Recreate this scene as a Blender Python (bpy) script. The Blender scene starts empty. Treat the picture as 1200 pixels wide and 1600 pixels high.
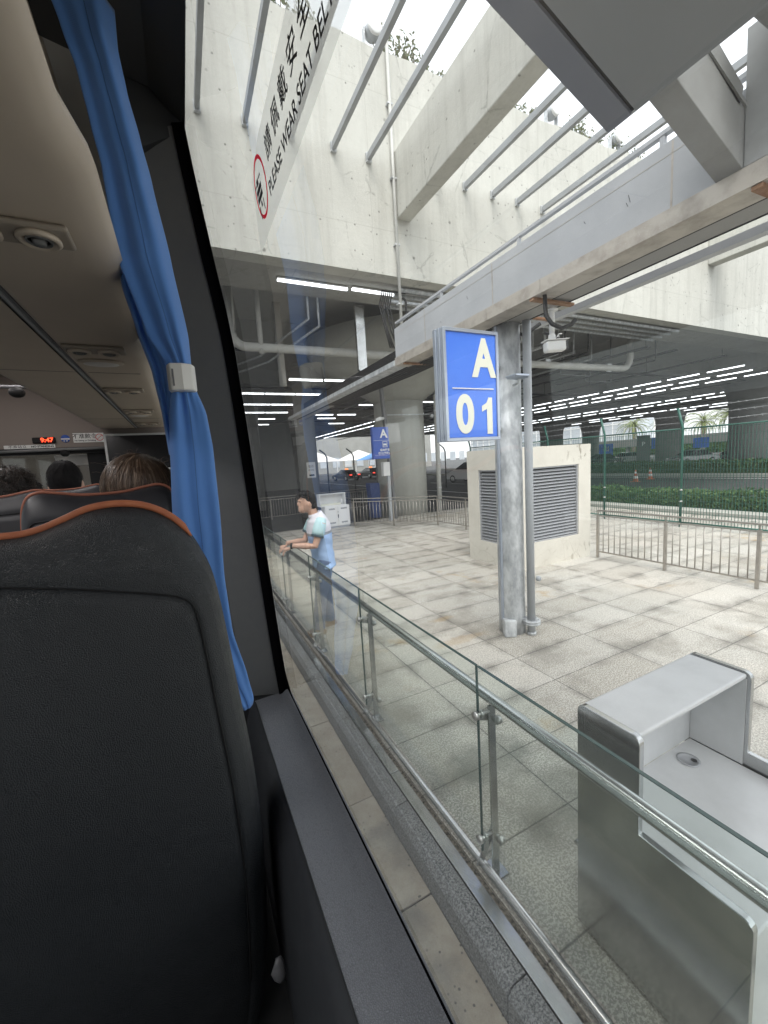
import bpy, bmesh, math, random
from mathutils import Vector, Matrix
random.seed(7)
sc = bpy.context.scene
COL = sc.collection
R = math.radians
# ---------------------------------------------------------------- camera
cam = bpy.data.cameras.new('camera'); camo = bpy.data.objects.new('camera', cam); COL.objects.link(camo)
r_ = Vector((0.89338437, -0.44506348, -0.06150502)); u_ = Vector((0.11038142, 0.08472129, 0.9902718)); f_ = Vector((0.43552303, 0.89148236, -0.12481542))
M = Matrix(((r_.x, u_.x, -f_.x), (r_.y, u_.y, -f_.y), (r_.z, u_.z, -f_.z)))
camo.matrix_world = Matrix.Translation((0, 0, 2.05)) @ M.to_4x4()
cam.sensor_fit = 'HORIZONTAL'; cam.sensor_width = 36; cam.lens = 628.9 / 1200 * 36
cam.clip_start = .02; cam.clip_end = 2000
sc.camera = camo
# ---------------------------------------------------------------- world, sun, exposure
SUN_EL, SUN_AZ = 58, 205          # overcast: a broad soft sun high behind the camera
w = bpy.data.worlds.new('World'); sc.world = w; w.use_nodes = True
nt = w.node_tree; bg = nt.nodes['Background']
sky = nt.nodes.new('ShaderNodeTexSky'); sky.sky_type = 'NISHITA'; sky.sun_disc = False
sky.sun_elevation = R(SUN_EL); sky.sun_rotation = R(SUN_AZ); sky.dust_density = 4; sky.air_density = 1.4; sky.ozone_density = .6
hs = nt.nodes.new('ShaderNodeHueSaturation'); hs.inputs['Saturation'].default_value = .32
nt.links.new(sky.outputs[0], hs.inputs['Color']); mxs = nt.nodes.new('ShaderNodeMix'); mxs.data_type = 'RGBA'; mxs.inputs[0].default_value = .6; mxs.inputs[7].default_value = (5.3, 5.45, 5.6, 1)   # even cloud cover
nt.links.new(hs.outputs[0], mxs.inputs[6]); nt.links.new(mxs.outputs[2], bg.inputs[0]); bg.inputs[1].default_value = .15
sl = bpy.data.lights.new('sun', 'SUN'); so = bpy.data.objects.new('sun', sl); COL.objects.link(so)
sl.energy = .8; sl.angle = R(35); sl.color = (1, .97, .93)
_az = R(SUN_AZ); _el = R(SUN_EL)
sd = Vector((math.sin(_az) * math.cos(_el), math.cos(_az) * math.cos(_el), math.sin(_el)))
so.rotation_euler = sd.to_track_quat('Z', 'Y').to_euler()
sc.view_settings.view_transform = 'Standard'; sc.view_settings.look = 'None'; sc.view_settings.gamma = 1
sc.view_settings.exposure = 1.4
sc.cycles.use_denoising = True
sc.cycles.transparent_max_bounces = 24; sc.cycles.max_bounces = 9; sc.cycles.diffuse_bounces = 5; sc.cycles.glossy_bounces = 4
sc.cycles.sample_clamp_indirect = 8; sc.cycles.caustics_reflective = False; sc.cycles.caustics_refractive = False

# ================================================================ materials
def new(name):
    m = bpy.data.materials.new(name); m.use_nodes = True
    return m, m.node_tree, m.node_tree.nodes['Principled BSDF']
def pm(name, c1, c2=None, scale=4, rough=.6, metal=0, bump=0, bscale=None, stretch=(1, 1, 1), detail=6, world=False, ramp=(.35, .65), spec=.5, rough2=None, bdist=.002, emit=None, es=1):
    m, t, b = new(name); N = t.nodes.new; L = t.links.new
    b.inputs['Base Color'].default_value = (*c1, 1); b.inputs['Roughness'].default_value = rough
    b.inputs['Metallic'].default_value = metal; b.inputs['Specular IOR Level'].default_value = spec
    if emit: b.inputs['Emission Color'].default_value = (*emit, 1); b.inputs['Emission Strength'].default_value = es
    if c2 is None and not bump: return m
    if world: src = N('ShaderNodeNewGeometry').outputs['Position']
    else: src = N('ShaderNodeTexCoord').outputs['Object']
    mp = N('ShaderNodeMapping'); mp.inputs['Scale'].default_value = stretch; L(src, mp.inputs[0])
    if c2 is not None:
        n = N('ShaderNodeTexNoise'); n.inputs['Scale'].default_value = scale; n.inputs['Detail'].default_value = detail; n.inputs['Roughness'].default_value = .62
        L(mp.outputs[0], n.inputs[0]); rp = N('ShaderNodeValToRGB'); L(n.outputs[0], rp.inputs[0])
        rp.color_ramp.elements[0].position = ramp[0]; rp.color_ramp.elements[1].position = ramp[1]
        rp.color_ramp.elements[0].color = (*c1, 1); rp.color_ramp.elements[1].color = (*c2, 1)
        L(rp.outputs[0], b.inputs['Base Color'])
        if rough2 is not None:
            mr = N('ShaderNodeMapRange'); L(n.outputs[0], mr.inputs[0]); mr.inputs[1].default_value = ramp[0]; mr.inputs[2].default_value = ramp[1]
            mr.inputs[3].default_value = rough; mr.inputs[4].default_value = rough2; L(mr.outputs[0], b.inputs['Roughness'])
    if bump:
        n2 = N('ShaderNodeTexNoise'); n2.inputs['Scale'].default_value = bscale or scale * 4; n2.inputs['Detail'].default_value = 4; L(mp.outputs[0], n2.inputs[0])
        bp = N('ShaderNodeBump'); bp.inputs['Strength'].default_value = bump; bp.inputs['Distance'].default_value = bdist
        L(n2.outputs[0], bp.inputs['Height']); L(bp.outputs[0], b.inputs['Normal'])
    return m
class G:
    """small node-graph writer"""
    def __init__(s, t): s.t = t; s.L = t.links.new
    def n(s, k, **a):
        x = s.t.nodes.new(k)
        for q, v in a.items(): setattr(x, q, v)
        return x
    def put(s, x, i, v):
        if hasattr(v, 'is_output'): s.L(v, x.inputs[i])
        else: x.inputs[i].default_value = v
    def m(s, op, a, b=0., c=None):
        x = s.n('ShaderNodeMath', operation=op); s.put(x, 0, a); s.put(x, 1, b)
        if c is not None: s.put(x, 2, c)
        return x.outputs[0]
    def noise(s, vec, scale, detail=5, rough=.6):
        x = s.n('ShaderNodeTexNoise'); s.L(vec, x.inputs[0]); x.inputs['Scale'].default_value = scale; x.inputs['Detail'].default_value = detail; x.inputs['Roughness'].default_value = rough
        return x.outputs[0]
    def vor(s, vec, scale, feature='F1', out=0):
        x = s.n('ShaderNodeTexVoronoi', feature=feature); s.L(vec, x.inputs['Vector']); x.inputs['Scale'].default_value = scale
        return x.outputs[out]
    def ramp(s, v, a, b, lo=0., hi=1.):
        x = s.n('ShaderNodeMapRange'); s.put(x, 0, v); x.inputs[1].default_value = a; x.inputs[2].default_value = b; x.inputs[3].default_value = lo; x.inputs[4].default_value = hi
        return x.outputs[0]
    def mix(s, f, a, b, mode='MIX'):
        x = s.n('ShaderNodeMix', data_type='RGBA', blend_type=mode); s.put(x, 0, f)
        for i, v in ((6, a), (7, b)):
            if hasattr(v, 'is_output'): s.L(v, x.inputs[i])
            else: x.inputs[i].default_value = (*v, 1)
        return x.outputs[2]
    def map(s, vec, scale):
        x = s.n('ShaderNodeMapping'); s.L(vec, x.inputs[0]); x.inputs['Scale'].default_value = scale; return x.outputs[0]
    def bump(s, h, st, dist, b):
        x = s.n('ShaderNodeBump'); s.L(h, x.inputs['Height']); x.inputs['Strength'].default_value = st; x.inputs['Distance'].default_value = dist; s.L(x.outputs[0], b.inputs['Normal'])
def concrete(name, base, dark, pits=True, streak=.5, panels=None, rust=False):
    m, t, b = new(name); g = G(t); P = g.n('ShaderNodeNewGeometry').outputs['Position']
    big = g.ramp(g.noise(P, .55, 6), .32, .7)
    st = g.ramp(g.noise(g.map(P, (5, 5, .28)), 1.0, 6, .7), .48, .78)
    fine = g.ramp(g.noise(P, 9, 8, .7), .3, .75)
    c = g.mix(big, base, tuple(x * .84 for x in base))
    c = g.mix(g.m('MULTIPLY', fine, .22), c, tuple(x * .7 for x in base))
    c = g.mix(g.m('MULTIPLY', st, streak), c, dark)
    patch = g.ramp(g.noise(g.map(P, (1, 1, .6)), 1.7, 9, .72), .6, .66)
    c = g.mix(g.m('MULTIPLY', patch, .16), c, tuple(min(1, x * 1.25) for x in base))
    h = g.m('ADD', fine, 0.)
    if pits:
        v = g.vor(P, 1.9); pit = g.ramp(v, .05, .09, 1, 0)
        v2 = g.vor(P, 5.0); pit2 = g.ramp(v2, .07, .12, 1, 0)
        sel = g.ramp(g.noise(P, 1.3, 2), .38, .5)
        pp = g.m('MAXIMUM', g.m('MULTIPLY', pit, sel), g.m('MULTIPLY', pit2, g.m('MULTIPLY', sel, .8)))
        c = g.mix(g.m('MULTIPLY', pp, .75), c, (.09, .09, .085)); h = g.m('SUBTRACT', h, pp)
        ck = g.vor(g.n('ShaderNodeVectorMath', operation='ADD').outputs[0] if False else P, .8, 'DISTANCE_TO_EDGE')
        wob = g.m('ADD', ck, g.m('MULTIPLY', g.m('SUBTRACT', g.noise(P, 6, 5), .5), .10))
        cr = g.m('MULTIPLY', g.ramp(g.m('ABSOLUTE', wob), .0, .010, 1, 0), g.ramp(g.noise(P, .9, 2), .50, .58))
        spk = g.ramp(g.noise(g.map(P, (1, 1, .5)), 16, 8, .8), .60, .70); c = g.mix(g.m('MULTIPLY', spk, .5), c, (.2, .2, .18))
        hz = g.m('MULTIPLY', g.ramp(g.noise(g.map(P, (.7, .7, 6)), 1.6, 6, .7), .55, .75), .22); c = g.mix(hz, c, tuple(x * .6 for x in base))
        c = g.mix(g.m('MULTIPLY', cr, .42), c, (.15, .15, .13))
    if pits:
        s3 = g.n('ShaderNodeSeparateXYZ'); g.L(P, s3.inputs[0]); ax_ = g.m('PINGPONG', g.m('ADD', s3.outputs[0], 50.3), .6); az_ = g.m('PINGPONG', s3.outputs[2], .43); tie = g.ramp(g.m('SQRT', g.m('ADD', g.m('MULTIPLY', ax_, ax_), g.m('MULTIPLY', az_, az_))), .012, .024, 1, 0)
        c = g.mix(g.m('MULTIPLY', tie, g.ramp(g.noise(P, .8, 2), .42, .5, 0, .8)), c, (.13, .13, .12))
    if panels:
        sp = g.n('ShaderNodeSeparateXYZ'); g.L(P, sp.inputs[0])
        for ax, per, off in panels:
            fr = g.m('PINGPONG', g.m('ADD', sp.outputs[ax], off), per / 2)
            ln = g.ramp(fr, .0, .012, 1, 0); c = g.mix(g.m('MULTIPLY', ln, .3), c, dark)
    g.L(c, b.inputs['Base Color']); b.inputs['Roughness'].default_value = .88; b.inputs['Specular IOR Level'].default_value = .25
    g.bump(h, .5, .008, b)
    return m
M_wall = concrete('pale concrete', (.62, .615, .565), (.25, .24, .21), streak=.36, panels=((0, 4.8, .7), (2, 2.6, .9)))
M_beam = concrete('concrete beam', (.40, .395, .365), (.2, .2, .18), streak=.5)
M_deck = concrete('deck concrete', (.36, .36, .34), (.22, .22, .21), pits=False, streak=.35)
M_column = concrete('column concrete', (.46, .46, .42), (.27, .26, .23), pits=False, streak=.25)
M_dkcol = concrete('shaded column concrete', (.3, .3, .29), (.2, .2, .19), pits=False, streak=.25)  # darker copy of the column concrete, deck shade put into its colour

def paver_mat():
    m, t, b = new('granite pavers'); g = G(t); P = g.n('ShaderNodeNewGeometry').outputs['Position']
    sp = g.n('ShaderNodeSeparateXYZ'); g.L(P, sp.inputs[0])
    def axis(v, per, off):
        q = g.m('DIVIDE', g.m('SUBTRACT', v, off), per); fl = g.m('FLOOR', q); fr = g.m('SUBTRACT', q, fl)
        d = g.m('MULTIPLY', g.m('MINIMUM', fr, g.m('SUBTRACT', 1., fr)), per)
        return fl, d
    fx, dx = axis(sp.outputs[0], 1.0, .80); fy, dy = axis(sp.outputs[1], .475, 1.477)
    wob = g.m('MULTIPLY', g.m('SUBTRACT', g.noise(P, 22, 5, .75), .5), .012)
    ln = g.ramp(g.m('ADD', g.m('MINIMUM', dx, dy), wob), .0015, .0065, 1, 0)
    cb = g.n('ShaderNodeCombineXYZ'); g.L(fx, cb.inputs[0]); g.L(fy, cb.inputs[1])
    wn = g.n('ShaderNodeTexWhiteNoise'); g.L(cb.outputs[0], wn.inputs[0])
    sp1 = g.noise(P, 84, 2, .8); sp2 = g.noise(P, 30, 3, .6)
    dark = g.ramp(sp1, .47, .56, 1, 0)
    c = g.mix(g.ramp(g.noise(P, .45, 3), .35, .65), (.70, .655, .585), (.64, .625, .575))
    c = g.mix(g.m('MULTIPLY', dark, g.ramp(wn.outputs[0], 0, 1, .5, .85)), c, (.22, .21, .185))
    c = g.mix(g.m('MULTIPLY', g.ramp(sp2, .55, .7), .35), c, (.78, .74, .68))
    c = g.mix(g.m('MULTIPLY', g.m('POWER', wn.outputs[0], 2.), .24), c, (.42, .38, .31))
    stain = g.ramp(g.noise(P, 1.15, 9, .66), .5, .63)
    c = g.mix(g.m('MULTIPLY', stain, .55), c, (.24, .22, .185))
    run = g.m('MULTIPLY', g.ramp(g.noise(g.map(P, (.55, 2.6, 1)), 1.5, 8, .7), .54, .66), g.ramp(wn.outputs[0], .2, .5)); c = g.mix(g.m('MULTIPLY', run, .36), c, (.27, .235, .19))
    edge = g.m('MULTIPLY', g.ramp(g.m('MINIMUM', dx, dy), .0, .10, 1, 0), g.ramp(g.noise(P, 2.3, 6), .42, .62))
    c = g.mix(g.m('MULTIPLY', edge, .7), c, (.17, .16, .14))
    rust = g.m('MULTIPLY', g.ramp(g.noise(P, .8, 6), .60, .68), g.ramp(g.noise(P, 5, 4), .42, .6))
    c = g.mix(g.m('MULTIPLY', rust, .55), c, (.42, .28, .12))
    for cx, cy, rx, ry, col, a in ((2.6, 3.55, .36, .09, (.42, .29, .15), .38), (2.75, 4.15, .16, .07, (.4, .28, .14), .45), (1.62, 1.98, .34, .2, (.17, .18, .16), .6), (1.75, 1.55, .35, .22, (.2, .2, .17), .5)):
        d = g.m('SQRT', g.m('ADD', g.m('POWER', g.m('DIVIDE', g.m('SUBTRACT', sp.outputs[0], cx), rx), 2.), g.m('POWER', g.m('DIVIDE', g.m('SUBTRACT', sp.outputs[1], cy), ry), 2.)))
        k = g.m('MULTIPLY', g.ramp(g.m('ADD', d, g.m('MULTIPLY', g.m('SUBTRACT', g.noise(P, 7, 6), .5), 1.6)), .55, 1.15, 1, 0), a)
        c = g.mix(k, c, col)
    gum = g.vor(P, 1.15); c = g.mix(g.m('MULTIPLY', g.ramp(gum, .022, .034, 1, 0), .6), c, (.12, .12, .11))
    c = g.mix(g.m('MULTIPLY', ln, .8), c, (.10, .10, .09))
    g.L(c, b.inputs['Base Color']); b.inputs['Roughness'].default_value = .8; b.inputs['Specular IOR Level'].default_value = .3
    g.bump(g.m('SUBTRACT', g.m('MULTIPLY', sp1, .35), ln), .5, .003, b)
    return m
M_paver = paver_mat()
def granite(name, base, dk, s=120):
    m, t, b = new(name); g = G(t); P = g.n('ShaderNodeNewGeometry').outputs['Position']
    n = g.noise(P, s, 4, .8); c = g.mix(g.ramp(n, .42, .58, 1, 0), base, dk)
    c = g.mix(g.m('MULTIPLY', g.ramp(g.noise(P, 2.5, 7), .48, .66), .45), c, (.17, .16, .14))
    g.L(c, b.inputs['Base Color']); b.inputs['Roughness'].default_value = .75; g.bump(n, .3, .002, b); return m
M_kerb = granite('granite kerb', (.34, .35, .35), (.09, .095, .1))
def slab_mat():
    m, t, b = new('weathered road slab'); g = G(t); P = g.n('ShaderNodeNewGeometry').outputs['Position']
    n = g.noise(P, 3.2, 9, .7); c = g.mix(g.ramp(n, .35, .65), (.36, .31, .24), (.54, .50, .42))
    c = g.mix(g.m('MULTIPLY', g.ramp(g.noise(P, 2.1, 6), .5, .66), .7), c, (.15, .15, .14))
    v = g.vor(P, 30); c = g.mix(g.m('MULTIPLY', g.ramp(v, .12, .22, 1, 0), g.ramp(g.noise(P, 4, 2), .45, .6)), c, (.11, .1, .085))
    g.L(c, b.inputs['Base Color']); b.inputs['Roughness'].default_value = .85; g.bump(g.noise(P, 60, 5, .7), .5, .004, b); return m
M_slab = slab_mat()
M_asph = pm('asphalt', (.035, .036, .037), (.07, .07, .068), 2.5, .75, bump=.3, bscale=80, world=True)
M_gravel = pm('gutter gravel', (.05, .047, .04), (.3, .27, .22), 55, .9, bump=1, bscale=60, world=True, ramp=(.4, .6), bdist=.01)
def steel(name, c, rough, scr=.12):
    m, t, b = new(name); g = G(t); P = g.n('ShaderNodeTexCoord').outputs['Object']
    n = g.noise(g.map(P, (9, 1.0, 9)), 3, 3); s = g.noise(P, 5, 5)
    g.L(g.mix(g.ramp(s, .4, .65), c, tuple(x * .8 for x in c)), b.inputs['Base Color'])
    b.inputs['Metallic'].default_value = 1; g.L(g.ramp(g.m('ADD', g.m('MULTIPLY', n, .5), g.m('MULTIPLY', s, .5)), .3, .7, rough - scr * .5, rough + scr), b.inputs['Roughness']); return m
M_steel = steel('brushed stainless steel', (.62, .62, .61), .3)
M_steelpol = steel('polished stainless steel', (.55, .56, .56), .24, .03)
M_steelmat = steel('satin steel cabinet side', (.52, .53, .53), .17, .05)
M_whitepanel = pm('grey white laminate', (.60, .61, .62), (.50, .51, .515), 3.5, .28, world=True, ramp=(.42, .72), detail=10, rough2=.5)
M_galv = pm('galvanised steel', (.36, .375, .39), (.62, .64, .65), 11, .5, metal=.3, bump=.2, bscale=30, ramp=(.38, .62), stretch=(1, 1, .5), detail=9)
M_pipe = pm('grey painted pipe', (.42, .44, .46), (.36, .38, .40), 3, .45)
M_pvc = pm('pale plastic pipe', (.5, .5, .47), (.42, .42, .4), 3, .5)
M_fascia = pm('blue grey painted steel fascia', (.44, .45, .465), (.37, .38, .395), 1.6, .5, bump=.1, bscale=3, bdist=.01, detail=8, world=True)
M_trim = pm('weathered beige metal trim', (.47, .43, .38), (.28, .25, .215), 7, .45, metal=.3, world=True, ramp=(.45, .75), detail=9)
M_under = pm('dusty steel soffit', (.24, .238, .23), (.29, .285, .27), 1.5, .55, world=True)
M_rust = pm('rusty steel angle', (.20, .09, .04), (.32, .19, .11), 12, .8, world=True)
M_canopy = pm('charcoal canopy panel', (.20, .21, .215), (.22, .23, .235), 1, .5)
M_canopyedge = pm('slate canopy edge', (.16, .17, .20), None, rough=.45)
M_bracket = pm('grey painted steel bracket', (.33, .335, .33), (.26, .26, .25), 3, .5, world=True)
M_bar = pm('grey louvre bar', (.36, .38, .40), (.30, .31, .32), 2, .5)
M_black = pm('black rubber', (.012, .012, .013), rough=.6, spec=.2)
M_frit = pm('black printed glass border', (.006, .006, .007), rough=.9, spec=0)
M_cable = pm('black cable sheath', (.015, .015, .015), rough=.6)
M_blue = pm('sign blue', (.055, .19, .80), (.07, .22, .84), 3, .35)
M_bluedk = pm('deep sign blue', (.04, .10, .42), rough=.4)
M_cream = pm('cream sign lettering', (.80, .80, .68), rough=.5)
M_white = pm('white paint', (.78, .78, .77), rough=.4)
M_alu = pm('aluminium sign frame', (.50, .55, .62), (.42, .46, .55), 6, .35, metal=.7)
M_louvre = pm('grey louvre blade', (.40, .41, .43), rough=.45, metal=.3)
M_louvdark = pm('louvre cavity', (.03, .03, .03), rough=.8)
def render_mat():
    m, t, b = new('stained cream render'); g = G(t); P = g.n('ShaderNodeNewGeometry').outputs['Position']
    sp = g.n('ShaderNodeSeparateXYZ'); g.L(P, sp.inputs[0])
    c = g.mix(g.ramp(g.noise(P, 2, 7), .35, .68), (.66, .63, .56), (.58, .55, .485))
    v = g.m('ADD', g.vor(P, 4.2, 'DISTANCE_TO_EDGE'), g.m('MULTIPLY', g.m('SUBTRACT', g.noise(P, 9, 5), .5), .12))
    ck = g.ramp(g.m('ABSOLUTE', v), .0, .018, 1, 0)
    low = g.ramp(sp.outputs[2], .5, .25); c = g.mix(g.m('MULTIPLY', g.m('MULTIPLY', ck, low), .45), c, (.33, .29, .23))
    pe = g.m('MULTIPLY', g.ramp(g.noise(g.map(P, (1, 1, .45)), 9, 5, .6), .57, .61), g.ramp(sp.outputs[0], 5.9, 6.75))
    zo = g.m('MAXIMUM', g.ramp(sp.outputs[2], 1.8, 1.95), g.ramp(sp.outputs[2], .32, .18))
    c = g.mix(g.m('MULTIPLY', g.m('MULTIPLY', pe, zo), .85), c, (.22, .19, .14))
    g.L(c, b.inputs['Base Color']); b.inputs['Roughness'].default_value = .85; g.bump(g.noise(P, 30, 5), .3, .004, b); return m
M_render = render_mat()
M_green = pm('green fence paint', (.018, .105, .078), rough=.4)
M_leafa = pm('hedge leaves', (.035, .085, .025), (.09, .15, .045), 9, .6, spec=.3)
M_palm = pm('palm leaves', (.12, .17, .05), (.25, .28, .10), 2, .6)
M_bark = pm('bark', (.14, .11, .08), (.22, .18, .13), 8, .9)
M_twig = pm('dry wall plant', (.14, .14, .09), (.08, .11, .04), 9, .8)
M_orange = pm('cone orange', (.55, .16, .08), rough=.5)
def emis(name, c, s):
    m, t, b = new(name); b.inputs['Base Color'].default_value = (*c, 1); b.inputs['Emission Color'].default_value = (*c, 1); b.inputs['Emission Strength'].default_value = s
    m.cycles.emission_sampling = 'NONE'; return m
M_tube = emis('lit light tube', (.93, .96, 1), 1.9)
M_tail = emis('lit tail lamp', (1, .08, .05), .7)
M_amber = emis('lit taxi sign', (1, .28, .08), .8)
M_led = emis('red clock digits', (1, .06, .02), 1.5)
M_coachlight = emis('lit coach strip and cabin fill', (1, .97, .96), 8); M_coachlight.cycles.emission_sampling = 'AUTO'
def glass(name, tint, f0=.04, power=5, gcol=(1, 1, 1), rough=0.0, fmax=.9, haze=0):
    m = bpy.data.materials.new(name); m.use_nodes = True; t = m.node_tree; t.nodes.clear(); g = G(t)
    out = g.n('ShaderNodeOutputMaterial'); tr = g.n('ShaderNodeBsdfTransparent'); gl = g.n('ShaderNodeBsdfGlossy')
    tr.inputs[0].default_value = (*tint, 1); gl.inputs['Color'].default_value = (*gcol, 1); gl.inputs['Roughness'].default_value = rough
    lw = g.n('ShaderNodeLayerWeight'); lw.inputs['Blend'].default_value = .5
    f = g.m('ADD', g.m('MULTIPLY', g.m('POWER', lw.outputs['Facing'], power), fmax), f0)
    mx = g.n('ShaderNodeMixShader'); g.L(f, mx.inputs[0]); g.L(tr.outputs[0], mx.inputs[1]); g.L(gl.outputs[0], mx.inputs[2]); g.L(mx.outputs[0], out.inputs[0])
    if haze:  # even translucent veil: window haze mixed into the glass, lifts the blacks
        tl = g.n('ShaderNodeBsdfTranslucent'); tl.inputs[0].default_value = (.95, .97, 1, 1); m3 = g.n('ShaderNodeMixShader'); m3.inputs[0].default_value = haze
        g.L(mx.outputs[0], m3.inputs[1]); g.L(tl.outputs[0], m3.inputs[2]); g.L(m3.outputs[0], out.inputs[0])
    return m
M_sideglass = glass('tinted side glass', (.38, .42, .42), .04)
M_busglass = glass('coach window glass', (.97, .99, .985), .085, haze=.035)
M_balglass = glass('greenish balustrade glass', (.955, .985, .972), .045)
M_glassedge = pm('dark green glass edge', (.05, .09, .085), rough=.2)
M_carglass = pm('car glass', (.02, .025, .03), rough=.08)
# coach interior
def leather(name, base, scale=230, bump=.6, rough=.42):
    m, t, b = new(name); g = G(t); P = g.n('ShaderNodeTexCoord').outputs['Object']
    warp = g.n('ShaderNodeVectorMath', operation='MULTIPLY_ADD'); nn = g.n('ShaderNodeTexNoise'); g.L(P, nn.inputs[0]); nn.inputs['Scale'].default_value = 45
    g.L(nn.outputs['Color'], warp.inputs[0]); warp.inputs[1].default_value = (.008, .008, .008); g.L(P, warp.inputs[2])
    v = g.vor(warp.outputs[0], scale, 'DISTANCE_TO_EDGE'); h = g.ramp(v, .0, .24)
    c = g.mix(h, tuple(x * .7 for x in base), base); g.L(c, b.inputs['Base Color'])
    g.L(g.ramp(g.noise(P, 12, 3), .35, .65, rough - .06, rough + .1), b.inputs['Roughness'])
    g.bump(h, bump, .0018, b); return m
M_leather = leather('black grained leather', (.016, .019, .023), 330, .45, .40)
M_leather2 = pm('smooth dark leather', (.030, .030, .036), rough=.45)
M_piping = pm('orange seat piping', (.42, .14, .06), (.36, .11, .05), 60, .6)
M_piping2 = pm('muted orange piping', (.36, .13, .08), rough=.6)
M_sill = leather('grained dark plastic', (.32, .335, .37), 340, .6, .48)
M_plastic = pm('dark grey trim plastic', (.16, .162, .162), (.15, .152, .155), 30, .6, bump=.15, bscale=400, bdist=.0005)
M_skirt = pm('dark skirt trim', (.05, .053, .06), (.042, .045, .052), 40, .55, bump=.2, bscale=300, bdist=.0006)
M_plastic2 = pm('charcoal trim plastic', (.045, .047, .05), rough=.6)
M_beige = pm('beige cabin panel', (.49, .42, .345), (.45, .385, .315), 3, .55)
M_beige2 = pm('pale cabin lining', (.22, .185, .165), rough=.75)
M_groove = pm('grey groove strip', (.13, .13, .14), rough=.5)
M_lens = pm('milky lamp lens', (.62, .60, .58), rough=.4)
M_beigedk = pm('dark beige fitting', (.30, .26, .215), rough=.5)
def cloth():
    m, t, b = new('blue woven curtain'); g = G(t); P = g.n('ShaderNodeTexCoord').outputs['Object']
    wv = g.n('ShaderNodeTexWave', wave_type='BANDS', bands_direction='DIAGONAL'); g.L(P, wv.inputs[0]); wv.inputs['Scale'].default_value = 220
    c = g.mix(g.ramp(g.noise(P, 9, 4), .3, .7), (.12, .31, .74), (.14, .34, .80)); c = g.mix(g.m('MULTIPLY', wv.outputs[0], .2), c, (.09, .23, .58))
    g.L(c, b.inputs['Base Color']); b.inputs['Roughness'].default_value = .75; b.inputs['Sheen Weight'].default_value = .25
    g.bump(wv.outputs[0], .25, .0006, b)
    out = t.nodes['Material Output']; ts = g.n('ShaderNodeBsdfTranslucent'); ts.inputs[0].default_value = (.09, .24, .62, 1)
    mx = g.n('ShaderNodeMixShader'); mx.inputs[0].default_value = .25; g.L(b.outputs[0], mx.inputs[1]); g.L(ts.outputs[0], mx.inputs[2]); g.L(mx.outputs[0], out.inputs[0])
    return m
M_curtain = cloth()
M_clip = pm('white curtain clip', (.70, .69, .66), rough=.35)
M_stitch = pm('navy stitching', (.03, .07, .2), rough=.8)
M_stickwhite = pm('sticker white', (.72, .72, .70), rough=.5)
M_stickfilm = None
M_ink = pm('black ink', (.03, .03, .035), rough=.5)
M_red = pm('sticker red', (.62, .03, .04), rough=.5)
M_screen = pm('dark screen', (.008, .008, .010), rough=.15)
M_tvframe = pm('silver screen frame', (.46, .46, .46), rough=.4)
M_skin = pm('skin', (.62, .39, .29), (.56, .34, .25), 8, .5)
M_hairblk = pm('black hair', (.010, .009, .010), rough=.75, spec=.25)
M_hairbrn = pm('brown hair', (.075, .045, .03), (.12, .08, .055), 30, .42)
M_hairdk = pm('dark brown hair', (.02, .015, .013), rough=.45)

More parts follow.
